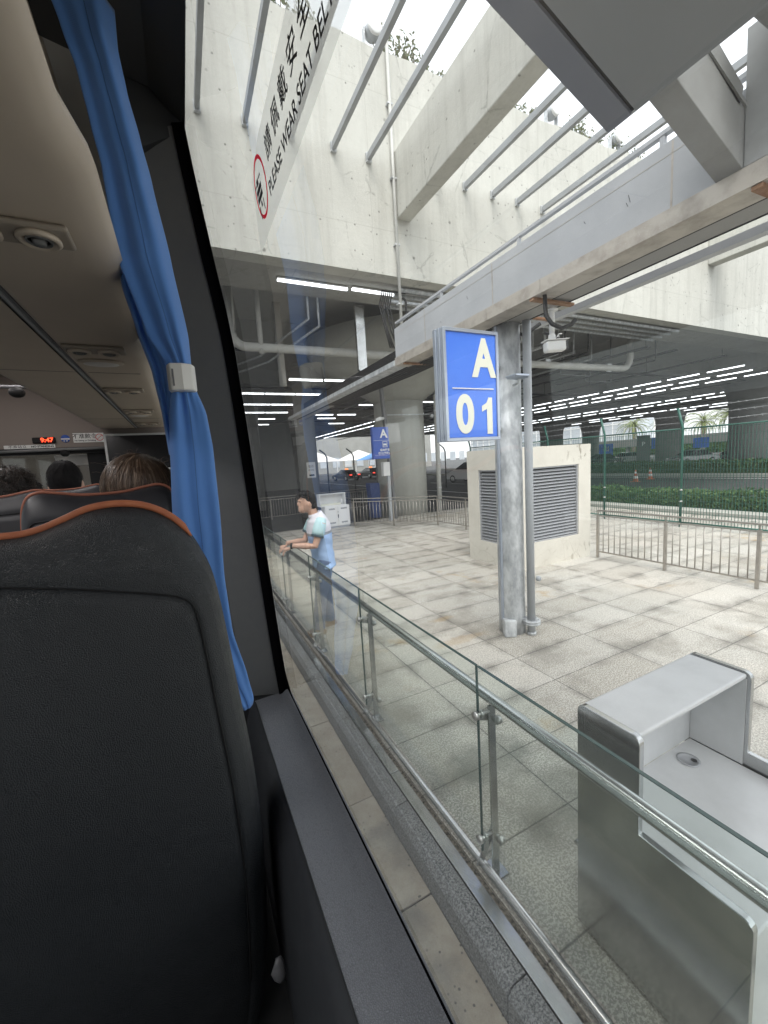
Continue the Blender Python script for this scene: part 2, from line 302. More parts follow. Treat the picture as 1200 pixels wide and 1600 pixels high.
# ================================================================ builders
class MB:
    def __init__(s): s.v = []; s.f = []; s.mi = []; s.m = 0; s.sm = []; s.smooth = False
    def face(s, idx): s.f.append(idx); s.mi.append(s.m); s.sm.append(s.smooth)
    def pts(s, ps): b = len(s.v); s.v += [tuple(p) for p in ps]; return b
    def poly(s, ps): b = s.pts(ps); s.face(list(range(b, b + len(ps))))
    def box(s, x0, x1, y0, y1, z0, z1):
        b = s.pts([(x, y, z) for z in (z0, z1) for y in (y0, y1) for x in (x0, x1)])
        for q in ((0, 2, 3, 1), (4, 5, 7, 6), (0, 1, 5, 4), (2, 6, 7, 3), (0, 4, 6, 2), (1, 3, 7, 5)): s.face([b + i for i in q])
        return s
    def obox(s, c, ax, h):
        c = Vector(c); A = [Vector(a).normalized() * k for a, k in zip(ax, h)]
        b = s.pts([c + A[0] * x + A[1] * y + A[2] * z for z in (-1, 1) for y in (-1, 1) for x in (-1, 1)])
        for q in ((0, 2, 3, 1), (4, 5, 7, 6), (0, 1, 5, 4), (2, 6, 7, 3), (0, 4, 6, 2), (1, 3, 7, 5)): s.face([b + i for i in q])
        return s
    def bar(s, p0, p1, wd, ht, up=(0, 0, 1)):
        p0 = Vector(p0); p1 = Vector(p1); d = (p1 - p0); a = d.normalized(); sdv = a.cross(Vector(up)).normalized(); uu = sdv.cross(a)
        return s.obox((p0 + p1) / 2, (a, sdv, uu), (d.length / 2, wd / 2, ht / 2))
    def loft(s, rings, cap=True, closed=True):
        n = len(rings[0]); bs = [s.pts(r) for r in rings]
        for a, b in zip(bs, bs[1:]):
            for i in range(n if closed else n - 1):
                j = (i + 1) % n; s.face([a + i, a + j, b + j, b + i])
        if cap and closed: s.face([bs[0] + i for i in reversed(range(n))]); s.face([bs[-1] + i for i in range(n)])
        return s
    def tube(s, path, r, n=10, cap=True):
        P = [Vector(p) for p in path]; rr = r if isinstance(r, (list, tuple)) else [r] * len(P)
        rings = []; ref = None; sm = s.smooth; s.smooth = True
        for i, p in enumerate(P):
            d = (P[min(i + 1, len(P) - 1)] - P[max(i - 1, 0)]).normalized()
            if ref is None: ref = Vector((0, 0, 1)) if abs(d.z) < .9 else Vector((1, 0, 0))
            e = (ref - d * ref.dot(d)).normalized(); ref = e; q = d.cross(e)
            k = rr[i]; kx, ky = k if isinstance(k, tuple) else (k, k)
            rings.append([p + e * math.cos(2 * math.pi * t / n) * kx + q * math.sin(2 * math.pi * t / n) * ky for t in range(n)])
        s.loft(rings, cap); s.smooth = sm; return s
    def lathe(s, c, prof, n=24, ax='z', cap=True):
        sm = s.smooth; s.smooth = True; rings = []
        for r, h in prof:
            ring = []
            for t in range(n):
                a = 2 * math.pi * t / n; x, y = r * math.cos(a), r * math.sin(a)
                o = {'z': (x, y, h), 'x': (h, x, y), 'y': (y, h, x)}[ax]; ring.append((c[0] + o[0], c[1] + o[1], c[2] + o[2]))
            rings.append(ring)
        s.loft(rings, cap); s.smooth = sm; return s
    def ell(s, c, r, n=14, k=9, rot=None):
        sm = s.smooth; s.smooth = True; rings = []
        for i in range(1, k):
            a = math.pi * i / k; ring = []
            for t in range(n):
                b_ = 2 * math.pi * t / n; v = Vector((math.sin(a) * math.cos(b_) * r[0], math.sin(a) * math.sin(b_) * r[1], -math.cos(a) * r[2]))
                if rot: v = rot @ v
                ring.append(Vector(c) + v)
            rings.append(ring)
        s.loft(rings, True); s.smooth = sm; return s
    def prism(s, poly, off):
        """poly: 3D points, off: extrusion vector"""
        a = s.pts(poly); o = Vector(off); b = s.pts([Vector(p) + o for p in poly]); n = len(poly)
        s.face([a + i for i in range(n)]); s.face([b + i for i in reversed(range(n))])
        for i in range(n): j = (i + 1) % n; s.face([a + j, a + i, b + i, b + j])
        return s
    def build(s, name, mats, parent=None, bevel=0, recalc=True, seg=2, solid=0, sub=0):
        me = bpy.data.meshes.new(name)
        if parent is not None: o0 = Vector(parent.get('_w', (0, 0, 0)))
        else:
            xs, ys, zs = zip(*s.v); o0 = Vector(((min(xs) + max(xs)) / 2, (min(ys) + max(ys)) / 2, min(zs)))
        me.from_pydata([tuple(Vector(v) - o0) for v in s.v], [], s.f)
        for mt in (mats if isinstance(mats, (list, tuple)) else [mats]): me.materials.append(mt)
        me.polygons.foreach_set('material_index', s.mi); me.polygons.foreach_set('use_smooth', s.sm)
        if recalc:
            bm = bmesh.new(); bm.from_mesh(me); bmesh.ops.recalc_face_normals(bm, faces=bm.faces); bm.to_mesh(me); bm.free()
        me.update(); o = bpy.data.objects.new(name, me); COL.objects.link(o)
        if parent is not None: o.parent = parent; o['_w'] = tuple(o0)
        else: o.location = o0; o['_w'] = tuple(o0)
        if solid: q = o.modifiers.new('solid', 'SOLIDIFY'); q.thickness = solid; q.offset = 0
        if sub: q = o.modifiers.new('sub', 'SUBSURF'); q.levels = sub; q.render_levels = sub
        if bevel: q = o.modifiers.new('bevel', 'BEVEL'); q.width = bevel; q.segments = seg; q.limit_method = 'ANGLE'; q.angle_limit = R(40); q.harden_normals = False
        return o
def tag(o, label, cat, group=None, kind=None):
    if label: o['label'] = label
    if cat: o['category'] = cat
    if group: o['group'] = group
    if kind: o['kind'] = kind
    return o
def thing(name, label, cat, loc=(0, 0, 0), group=None):
    o = bpy.data.objects.new(name, None); COL.objects.link(o); o.location = loc; o['_w'] = tuple(loc); o.empty_display_size = .1
    return tag(o, label, cat, group)
def struct(o): o['kind'] = 'structure'; return o
def dup(o, delta=None, label=None, rotz=None, parent=None):
    c = o.copy(); COL.objects.link(c)
    if parent is not None: c.parent = parent
    else:
        if delta is not None: c.location = Vector(o.location) + Vector(delta)
        if rotz is not None: c.rotation_euler = (0, 0, rotz)
        if label: c['label'] = label
    for ch in [k for k in bpy.data.objects if k.parent == o]: dup(ch, parent=c)
    return c
def text(body, mat, size, loc, xdir, updir, parent, name='lettering', extrude=.001, align='CENTER', scx=1, bold=0, shear=0):
    cu = bpy.data.curves.new(name, 'FONT'); cu.body = body; cu.size = size; cu.align_x = align; cu.align_y = 'CENTER'; cu.extrude = extrude; cu.offset = bold; cu.shear = shear
    cu.materials.append(mat); o = bpy.data.objects.new(name, cu); COL.objects.link(o)
    x = Vector(xdir).normalized(); u = Vector(updir); u = (u - x * u.dot(x)).normalized(); z = x.cross(u)
    mw = Matrix(((x.x * scx, u.x, z.x, 0), (x.y * scx, u.y, z.y, 0), (x.z * scx, u.z, z.z, 0), (0, 0, 0, 1)))
    dg = bpy.context.evaluated_depsgraph_get(); me = bpy.data.meshes.new_from_object(o.evaluated_get(dg)); bpy.data.objects.remove(o)
    o = bpy.data.objects.new(name, me); COL.objects.link(o)
    if not me.materials: me.materials.append(mat)
    o0 = Vector(parent.get('_w', (0, 0, 0))); o.parent = parent; o.matrix_local = Matrix.Translation(Vector(loc) - o0) @ mw
    return o
def remeshed(mb, name, mat, parent=None, voxel=.008, smooth=4):
    """fuse primitives into one continuous skin and bake it"""
    o = mb.build(name, mat, parent)
    a = o.modifiers.new('r', 'REMESH'); a.mode = 'VOXEL'; a.voxel_size = voxel; a.use_smooth_shade = True
    b = o.modifiers.new('s', 'SMOOTH'); b.iterations = smooth; b.factor = .6
    dg = bpy.context.evaluated_depsgraph_get(); dg.update(); me = bpy.data.meshes.new_from_object(o.evaluated_get(dg))
    o.modifiers.clear(); o.data = me
    if not me.materials: me.materials.append(mat)
    return o
def arc(c, r, a0, a1, n, plane='xz'):
    out = []
    for i in range(n + 1):
        a = R(a0 + (a1 - a0) * i / n); x, y = r * math.cos(a), r * math.sin(a)
        out.append({'xz': (c[0] + x, c[1], c[2] + y), 'xy': (c[0] + x, c[1] + y, c[2]), 'yz': (c[0], c[1] + x, c[2] + y)}[plane])
    return out
SX = Vector((1, 0, 0)); SY = Vector((0, 1, 0)); SZ = Vector((0, 0, 1))

# ================================================================ ground, road, kerb
ZR = -.15
mb = MB(); mb.box(-400, 500, -300, 600, -1.2, ZR - .012); struct(mb.build('ground', M_asph))
mb = MB(); mb.box(1.10, 12.9, -14, 13.0, -.14, 0)
struct(mb.build('pavement', M_paver))
mb = MB()
y = -6.0
for k in range(22):                                    # road-edge slabs beside the kerb
    L = .91 if k % 3 else .70
    mb.box(.30, .895, y + .004, y + L - .004, ZR - .01, ZR + .002 + .003 * (k % 2)); y += L
struct(mb.build('gutter_slabs', M_slab, bevel=.004))
mb = MB(); mb.box(-9, .296, -14, 60, ZR - .011, ZR - .004); struct(mb.build('road', M_asph))
mb = MB()
y = -5.63
for k in range(20):
    mb.prism([(.898, y + .003, ZR - .01), (.898, y + .003, -.035), (.925, y + .003, -.004), (1.0, y + .003, .0), (1.0, y + .003, ZR - .01)], (0, .944, 0)); y += .95
struct(mb.build('kerb', M_kerb, bevel=.004))
mb = MB(); y = -4.2
mb.box(1.001, 1.099, -6, 12, -.14, -.016); struct(mb.build('gravel_gutter', M_gravel))
t = thing('drain_channel', 'long flat stainless steel strip between the granite kerb and the glass balustrade', 'metal strip', (1.03, 0, 0))
while y < 12:
    MB().box(1.003, 1.068, y + .003, y + 1.6 - .003, -.012, .006).build('steel_cover', M_steelpol, t, bevel=.003); y += 1.6

# ================================================================ glass balustrade
t = thing('glass_balustrade', 'greenish glass balustrade with round steel handrail along the platform edge', 'balustrade', (1.17, 1.39, 0))
def bal_post(y):
    p = MB().box(1.155, 1.195, y - .006, y + .006, 0, .885)
    p.box(1.135, 1.215, y - .05, y + .05, 0, .012)
    o = p.build('post', M_steelpol, t, bevel=.002)
    for z in (.22, .86):
        q = MB().tube([(1.078, y, z), (1.16, y, z)], .008, 10)
        q.tube([(1.074, y, z), (1.092, y, z)], .02, 14); q.tube([(1.108, y, z), (1.124, y, z)], .018, 14)
        q.tube([(1.19, y - .012, z - .055), (1.215, y - .012, z - .055)], .02, 12); q.bar((1.1, y + .014, z - .02), (1.2, y + .014, z - .055), .006, .03)
        q.build('clamp', M_steel, o)
    q = MB().bar((1.08, y + .008, .07), (1.19, y + .012, .26), .006, .038); q.build('brace', M_steelpol, o)
for k in range(-2, 7): bal_post(1.388 + 1.385 * k)
for k in range(-2, 6):
    y0 = 1.388 + 1.385 * k
    o = MB().box(1.094, 1.106, y0 + .006, y0 + 1.385 - .006, .145, 1.10).build('glass_panel', M_balglass, t)
    e = MB(); z = 1.1005; e.box(1.0935, 1.1065, y0 + .006, y0 + 1.379, z, z + .0035); e.box(1.0935, 1.1065, y0 + .0025, y0 + .0055, .145, 1.104)
    e.build('glass_edge', M_glassedge, o)
MB().tube([(1.175, -3.5, .917), (1.175, 9.8, .917)], .026, 20).build('handrail', M_steelpol, t)
MB().tube([(1.115, -3.5, .05), (1.115, 9.8, .05)], .02, 16).build('lower_rail', M_steelpol, t)

# ================================================================ inspection counter
t = thing('service_counter', 'stainless steel service counter with hooded end and white worktop beside the balustrade', 'counter', (1.72, .75, 0))
def sidepanel(x0, x1):
    rc = .03; P = []
    def cor(cy, cz, a0, a1): P.extend((x0, cy + rc * math.cos(R(a)), cz + rc * math.sin(R(a))) for a in [a0 + (a1 - a0) * i / 5 for i in range(6)])
    P.append((x0, 1.035, .03)); cor(1.035 - rc, 1.04 - rc, 0, 90); cor(.785 + rc, 1.04 - rc, 90, 180)
    P.append((x0, .785, .665)); cor(.455 + rc, .665 - rc, 90, 180); P.append((x0, .455, .03))
    return MB().prism(P, (x1 - x0, 0, 0))
sidepanel(1.318, 1.345).build('side_panel', [M_steelmat], t, bevel=.003)
sidepanel(2.105, 2.132).build('side_panel', M_steelmat, t, bevel=.003)
MB().box(1.347, 2.103, .80, 1.028, 1.012, 1.034).build('hood_top', M_whitepanel, t, bevel=.008, seg=3)
MB().box(1.347, 2.103, 1.012, 1.027, .60, 1.010).build('hood_back', M_whitepanel, t)
for a_ in (1.346, 2.098): MB().box(a_, a_ + .006, .80, 1.010, .604, 1.010).build('hood_lining', M_whitepanel, t)
wt = MB().box(1.353, 2.097, .46, 1.010, .57, .602).build('worktop', M_whitepanel, t, bevel=.006)
g_ = MB().lathe((1.93, .93, .603), [(.001, 0), (.044, 0), (.046, .004), (.036, .0045), (.035, .002), (.001, .002)], 28); g_.build('cable_port', M_louvre, wt)
MB().lathe((1.945, .915, .606), [(.001, 0), (.012, 0), (.012, .001), (.001, .001)], 14).build('port_hole', M_black, wt)
MB().box(1.347, 2.103, .475, 1.008, .05, .568).build('cabinet_body', M_whitepanel, t)
MB().box(1.36, 2.09, .50, .99, .0, .048).build('plinth', M_steel, t)
MB().lathe((1.875, 1.0115, .93), [(.001, 0), (.006, 0), (.006, -.003), (.001, -.003)], 10, 'y').build('bolt', M_black, t)
MB().tube([(1.40, 1.037, .30), (1.40, 1.10, .30), (1.48, 1.10, .30), (2.05, 1.10, .30), (2.05, 1.037, .30)], .014, 10).build('pull_bar', M_steelpol, t)

# ================================================================ steel column with sign A01
t = thing('steel_column', 'mottled galvanised round column carrying the large A 01 sign', 'column', (3.25, 3.42, 0))
c = MB().lathe((3.25, 3.42, 0), [(.148, 0), (.148, .2), (.145, 1.5), (.142, 3.42)], 32)
c.build('shaft', M_galv, t)
MB().box(3.085, 3.118, 3.395, 3.425, .16, 3.38).build('side_strip', M_alu, t, bevel=.004)
MB().prism([(3.03, 3.31, 0), (3.15, 3.24, 0), (3.17, 3.35, 0), (3.08, 3.40, 0)], (.018, .02, .19)).build('foot_shroud', M_galv, t, bevel=.012)
t = thing('drain_pipe', 'straight grey vertical pipe with a bolted flange in front of the mottled column', 'pipe', (3.345, 3.22, 0))
MB().tube([(3.345, 3.22, 0), (3.345, 3.22, 3.46)], .043, 18).build('pipe_run', M_pipe, t)
q = MB().lathe((3.345, 3.22, .13), [(.05, 0), (.098, 0), (.098, .018), (.05, .018)], 26); q.lathe((3.345, 3.22, .155), [(.05, 0), (.098, 0), (.098, .018), (.05, .018)], 26)
for k in range(8):
    a = k * math.pi / 4; q.lathe((3.345 + .078 * math.cos(a), 3.22 + .078 * math.sin(a), .12), [(.009, 0), (.009, .065)], 8)
q.build('flange', M_galv, t)
q = MB().lathe((3.345, 3.22, 0), [(.052, 0), (.052, .03), (.044, .035)], 20); q.build('base_collar', M_galv, t)
q = MB().lathe((3.385, 3.16, .66), [(.001, -.03), (.028, -.028), (.03, 0), (.02, .01)], 14, 'y'); q.build('inspection_cap', M_pipe, t)

t = thing('sign_box', 'large blue lightbox sign reading A 01 fixed to the mottled column', 'sign', (2.43, 2.9, 2.18))
X0, X1, Z0, Z1 = 2.065, 2.665, 2.185, 3.135
fr = MB()
for yy, off in ((2.900, 0), (2.945, -.009), (2.99, -.018)):
    y0_, y1_ = yy, yy + .041; a = .028; x0, x1 = X0 + off, X1 + off
    fr.box(x0, x0 + a, y0_, y1_, Z0, Z1); fr.box(x1 - a, x1, y0_, y1_, Z0, Z1); fr.box(x0 + a, x1 - a, y0_, y1_, Z0, Z0 + a); fr.box(x0 + a, x1 - a, y0_, y1_, Z1 - a, Z1)
fr.build('frame', M_alu, t, bevel=.003)
pn = MB().box(X0 + .03, X1 - .03, 2.912, 3.02, Z0 + .03, Z1 - .03).build('face_panel', M_blue, t)
text('A', M_cream, .44, (2.50, 2.909, 2.885), SX, SZ, pn, bold=.017, scx=.80)
text('0', M_cream, .44, (2.275, 2.909, 2.40), SX, SZ, pn, bold=.017, scx=.86)
q = MB(); q.prism([(2.518, 2.909, 2.24), (2.58, 2.909, 2.24), (2.58, 2.909, 2.562), (2.538, 2.909, 2.562), (2.515, 2.909, 2.515), (2.462, 2.909, 2.487), (2.462, 2.909, 2.437), (2.518, 2.909, 2.462)], (0, -.003, 0)); q.build('lettering', M_cream, pn)
MB().box(2.145, 2.60, 2.905, 2.909, 2.632, 2.641).build('divider_line', M_white, pn)
for z_ in (2.32, 2.96): MB().bar((2.45, 3.05, z_), (3.13, 3.40, z_), .03, .03).build('bracket', M_galv, t)

t = thing('flood_lamp', 'small finned grey lamp clamped to the column right of the A 01 sign', 'lamp', (3.11, 3.15, 2.78))
q = MB().box(3.02, 3.20, 3.05, 3.2, 2.805, 2.825)
for k in range(9): q.box(3.03 + k * .02, 3.036 + k * .02, 3.06, 3.19, 2.79, 2.806)
q.build('housing', M_alu, t, bevel=.004)
MB().tube([(3.13, 3.12, 2.79), (3.13, 3.13, 2.75), (3.18, 3.25, 2.75)], .014, 8).build('arm', M_galv, t)

# ================================================================ canopy beam, bracket, panel
t = thing('canopy_beam', 'long grey steel canopy beam with beige trim running above the A 01 column', 'beam', (3.4, 2, 3.4))
MB().box(2.90, 2.93, -3.0, 5.24, 3.50, 3.895).build('fascia', M_fascia, t)
q = MB().box(2.93, 3.36, -3.0, 5.22, 3.86, 3.89); q.build('top_plate', M_fascia, t)
q = MB().box(2.915, 2.955, -3, 5.24, 3.965, 3.99)
for k in range(6): q.box(2.92, 2.945, -2.0 + k * 1.22, -1.97 + k * 1.22, 3.89, 3.966)
q.build('top_rail', M_fascia, t)
q = MB()
for a, b in ((-3, .2), (.2, 2.62), (2.62, 3.3), (3.3, 5.24)):
    q.prism([(2.882, a + .002, 3.385), (2.882, a + .002, 3.497), (2.899, a + .002, 3.497), (2.899, a + .002, 3.40), (3.10, a + .002, 3.40), (3.10, a + .002, 3.385)], (0, b - a - .004, 0))
q.build('trim', M_trim, t)
q = MB()
for a, b in ((5.24, 7.4), (7.4, 9.6), (9.6, 11.8)): q.prism([(2.882, a + .002, 3.40), (2.882, a + .002, 3.47), (2.899, a + .002, 3.47), (2.899, a + .002, 3.415), (3.10, a + .002, 3.415), (3.10, a + .002, 3.40)], (0, b - a - .004, 0))
q.build('gutter_channel', M_galv, t)
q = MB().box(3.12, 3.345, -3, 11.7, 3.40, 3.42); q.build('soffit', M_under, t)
q = MB().box(3.345, 3.36, -3, 11.7, 3.395, 3.84); q.box(3.101, 3.118, -3, 11.7, 3.386, 3.5); q.build('web_plate', M_black, t)
q = MB().box(3.75, 3.83, -3, 3.6, 3.45, 3.51); q.build('rear_gutter', M_fascia, t)
q = MB()
for y in (1.17, 2.72, 5.0): q.bar((2.89, y, 3.372), (3.38, y - .02, 3.372), .05, .022)
for y in (-1.5, 3.3): q.bar((3.36, y, 3.47), (3.78, y, 3.47), .04, .02)
q.build('cross_angle', M_rust, t)
q = MB()
for y in (4.45, 3.22, 1.6): q.box(2.8985, 2.8995, y - .006, y + .006, 3.505, 3.885)
q.box(2.8985, 2.8995, -3, 5.2, 3.815, 3.819); q.build('weld_seam', M_trim, t)
q = MB()
for (y_, z_, l_) in ((1.86, 3.68, .05), (1.875, 3.66, .03), (2.2, 3.72, .02), (3.6, 3.7, .03), (4.1, 3.62, .02)): q.bar((2.8988, y_, z_), (2.8988, y_ + .012, z_ + l_), .003, .002)
q.build('scratch', M_plastic2, t)
q = MB()
random.seed(3)
for k in range(5):
    x = 3.14 + .05 * k; q.tube([(x, 9, 3.40), (x, 5.6, 3.385 - .01 * k), (x, 4.2, 3.36), (x + .02, 3.55, 3.38)], .014, 8)
q.tube([(3.1, 3.55, 3.4), (3.2, 3.45, 3.30), (3.3, 3.42, 3.36), (3.4, 3.3, 3.28), (3.52, 3.2, 3.38)], .02, 8)
q.build('cable_bundle', M_cable, t)
_S = .922
t2 = thing('conduit_loop', 'thick black cable loop hanging beneath the beam beside the white camera', 'cable', (3.1, 2.55, 3.1))
MB().tube([(2.96, 2.64, 3.39), (2.95, 2.62, 3.21), (2.98, 2.58, 3.13), (3.05, 2.54, 3.09), (3.14, 2.52, 3.12), (3.18, 2.51, 3.16)], .018, 10).build('hose', M_cable, t2)
MB().tube([(3.45, 3.1, 3.25), (3.50, 3.0, 3.2), (3.55, 2.98, 3.12), (3.50, 3.02, 3.04), (3.44, 3.1, 3.02)], .014, 8).build('hose', M_cable, t2)

t = thing('canopy_bracket', 'grey steel cantilever arm rising from the beige trimmed beam to the dark canopy panel', 'bracket', (2.6, 1.2, 3.5))
dcan = Vector((-2.04496, 0, .74970)).normalized(); ncan = Vector((.7497, 0, 2.04496)).normalized()
p0 = Vector((2.885, 1.233, 3.495)); L_ = 1.9
q = MB(); q.prism([p0, p0 + dcan * L_, p0 + dcan * L_ + ncan * .26, p0 + ncan * .26 + Vector((.0, 0, .04))], (0, .125, 0)); q.build('arm', M_bracket, t, bevel=.004)
q = MB(); a = p0 + ncan * .27 + Vector((0, -.01, 0)); q.prism([a, a + dcan * L_, a + dcan * L_ + ncan * .02, a + ncan * .02], (0, .145, 0)); q.build('top_flange', M_bracket, t)
q = MB(); q.prism([(2.885, .60, 3.50), (2.885, 1.23, 3.50), (2.86, 1.23, 4.15), (2.86, .60, 4.15)], (.014, 0, 0)); q.build('end_plate', M_bracket, t, bevel=.003)
q = MB(); a = p0 + ncan * .29; q.prism([a + Vector((-.16, .0, 0)), a + dcan * 1.0, a + dcan * 1.0 + ncan * .13, a + Vector((-.16, 0, 0)) + ncan * .13], (0, .11, 0)); q.build('spacer_block', M_bracket, t, bevel=.012)
q = MB(); q.bar((2.70, -2.5, 4.10), (2.70, 1.12, 4.10), .22, .16); q.build('side_beam', M_bracket, t, bevel=.01)
q = MB().bar((2.70, -2.5, 3.99), (2.70, 1.0, 3.99), .10, .05); q.build('side_slot', M_black, t)
q = MB(); q.tube([(2.862, 1.02, 3.52), (2.855, 1.02, 4.1)], .006, 6); q.build('weld_bead', M_trim, t)
t = thing('kerb_canopy', 'dark grey rectangular canopy underside jutting over the kerb above the bracket', 'canopy', (1.6, 0, 3.8))
pe = Vector((2.235, 0, 3.715))
def cp(s, y, h=0): return pe + dcan * s + Vector((0, y, 0)) + ncan * h
q = MB(); q.prism([cp(0, -3), cp(2.2, -3), cp(2.2, -3, .05), cp(0, -3, .05)], (0, 4.41, 0)); q.build('soffit_panel', M_canopy, t)
q = MB(); q.prism([cp(0, 1.435), cp(1.35, 1.435), cp(1.35, 1.435, .05), cp(0, 1.435, .05)], (0, .125, 0)); q.build('edge_strip', M_canopyedge, t, bevel=.002)
q = MB(); q.prism([cp(1.36, 1.435), cp(2.2, 1.435), cp(2.2, 1.435, .05), cp(1.36, 1.435, .05)], (0, .125, 0)); q.build('edge_strip', M_canopyedge, t, bevel=.002)
q = MB(); q.prism([cp(0, 1.41, .02), cp(2.2, 1.41, .02), cp(2.2, 1.41, .05), cp(0, 1.41, .05)], (0, .025, 0)); q.build('shadow_gap', M_black, t)

# cctv camera hanging under the beam
class CM(MB):
    def pts(s, ps): return MB.pts(s, [(p[0] * .922, p[1] * .922, 2.05 + (p[2] - 2.05) * .922) for p in ps])
t = thing('security_camera', 'white bullet security camera hanging on a short pole from the canopy beam', 'camera', (3.19, 2.77, 2.99))
q = CM().tube([(3.46, 3.0, 3.46), (3.46, 3.0, 3.22)], .026, 14); q.lathe((3.46, 3.0, 3.43), [(.06, 0), (.06, .012), (.03, .02)], 18); q.build('pole', M_white, t)
q = CM().prism([(3.415, 2.985, 3.14), (3.425, 2.985, 3.20), (3.46, 2.985, 3.235), (3.495, 2.985, 3.20), (3.505, 2.985, 3.14)], (0, .03, 0)); q.build('swivel', M_white, t, bevel=.004)
q = CM().bar((3.36, 3.0, 3.075), (3.55, 2.93, 3.085), .10, .10); q.build('housing', M_white, t, bevel=.018, seg=3)
q = CM().bar((3.345, 3.006, 3.132), (3.575, 2.92, 3.142), .115, .008); q.build('sunshield', M_white, t, bevel=.003)
q = CM().bar((3.552, 2.929, 3.085), (3.566, 2.924, 3.086), .092, .09); q.build('lens_face', M_screen, t, bevel=.01)
q = CM().tube([(3.50, 3.0, 3.18), (3.53, 3.0, 3.14), (3.58, 3.0, 3.17), (3.56, 3.0, 3.2), (3.52, 3.0, 3.18), (3.56, 3.0, 3.22), (3.6, 3.0, 3.225)], .006, 8); q.build('cable', M_white, t)

# ================================================================ louvred vent housing
t = thing('vent_housing', 'cream rendered vent housing with grey louvres behind the mottled column', 'vent housing', (5.96, 5.77, 0))
xa, xb, ya, yb, H2 = 5.03, 6.90, 5.12, 6.44, 2.14
def framed(q, ax, c, a0, a1, o0, o1, z0, z1, th=.06):
    """wall with a rectangular opening, ax = axis of its normal, c = outer face coordinate"""
    for (p, r, s, e) in ((a0, o0, 0, H2), (o1, a1, 0, H2), (o0, o1, 0, z0), (o0, o1, z1, H2)):
        if ax == 'y': q.box(p, r, c, c + th, s, e)
        else: q.box(c, c + th, p, r, s, e)
q = MB(); framed(q, 'y', ya, xa, xb, 5.32, 6.57, .455, 1.78, .08); q.box(xa, xa + .08, ya + .08, 5.25, 0, H2)
q.box(xa, xa + .08, 6.12, yb, 0, H2); q.box(xa, xa + .08, 5.25, 6.12, 0, .41); q.box(xa, xa + .08, 5.25, 6.12, 1.77, H2)
q.box(xb - .08, xb, ya + .08, yb, 0, H2); q.box(xa + .08, xb - .08, yb - .08, yb, 0, H2); q.box(xa + .08, xb - .08, ya + .08, yb - .08, H2 - .1, H2 - .002)
q.build('wall', M_render, t)
q = MB(); q.box(5.30, 5.32, ya + .03, ya + .07, .44, 1.8) if False else None
for a in ((5.321, 5.349, .457, 1.778), (6.541, 6.569, .457, 1.778), (5.35, 6.54, .457, .48), (5.35, 6.54, 1.755, 1.778)): q.box(a[0], a[1], ya + .02, ya + .075, a[2], a[3])
n = 22
for k in range(n):
    z = .492 + k * (1.25 / n); q.obox((5.945, ya + .05, z + .022), (SX, Vector((0, 1, .75)), Vector((0, -.75, 1))), (.594, .028, .003))
fl = q.build('louvre_panel', M_louvre, t)
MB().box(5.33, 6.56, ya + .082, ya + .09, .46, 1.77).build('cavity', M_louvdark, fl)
q = MB()
for a in ((5.251, 5.28, .412, 1.768), (6.09, 6.119, .412, 1.768), (5.281, 6.089, .412, .435), (5.281, 6.089, 1.745, 1.768)): q.box(xa + .02, xa + .075, a[0], a[1], a[2], a[3])
for k in range(n):
    z = .447 + k * (1.28 / n); q.obox((xa + .05, 5.685, z + .022), (SY, Vector((1, 0, .75)), Vector((-.75, 0, 1))), (.403, .028, .003))
fl = q.build('louvre_panel', M_louvre, t)
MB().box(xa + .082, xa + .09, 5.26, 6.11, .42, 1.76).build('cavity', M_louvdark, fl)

# ================================================================ steel railings on the platform
M_rail = steel('dull railing steel', (.44, .41, .37), .4)
def railing(name, pts, label, step=.105, post_every=None):
    t = thing(name, label, 'railing', (*pts[0], 0))
    for (a, b) in zip(pts, pts[1:]):
        a = Vector((*a, 0)); b = Vector((*b, 0)); L = (b - a).length; d = (b - a) / L
        MB().bar(a + SZ * .90, b + SZ * .90, .055, .022).build('top_rail', M_rail, t)
        q = MB(); q.bar(a + SZ * .80, b + SZ * .80, .022, .022); q.bar(a + SZ * .12, b + SZ * .12, .022, .022)
        n = int(L / step)
        for k in range(1, n):
            p = a + d * (L * k / n); q.tube([p + SZ * .12, p + SZ * .80], .0085, 6)
        q.build('baluster_panel', M_rail, t)
    for p in pts:
        p = Vector((*p, 0)); q = MB(); q.box(p.x - .02, p.x + .02, p.y - .02, p.y + .02, 0, .82); q.tube([p + SZ * .82, p + SZ * .895], .009, 8); q.build('post', M_rail, t)
railing('steel_railing', [(6.84, 4.92), (6.85, 3.74), (6.86, 2.56), (6.87, 1.38), (6.88, .2), (6.89, -1.0)], 'stainless steel railing to the right of the cream vent housing')
railing('steel_railing', [(4.86, 13.2), (4.85, 12.15), (5.8, 11.2), (6.86, 10.3), (6.93, 9.0), (6.94, 7.6)], 'stainless steel railing bending in front of the wide concrete pillar')
railing('steel_railing', [(-.5, 16.2), (1.2, 16.3), (3.0, 16.4), (4.8, 16.4), (7, 16.4), (9.5, 16.4)], 'dim far railing behind the standing man and the white cabinet')
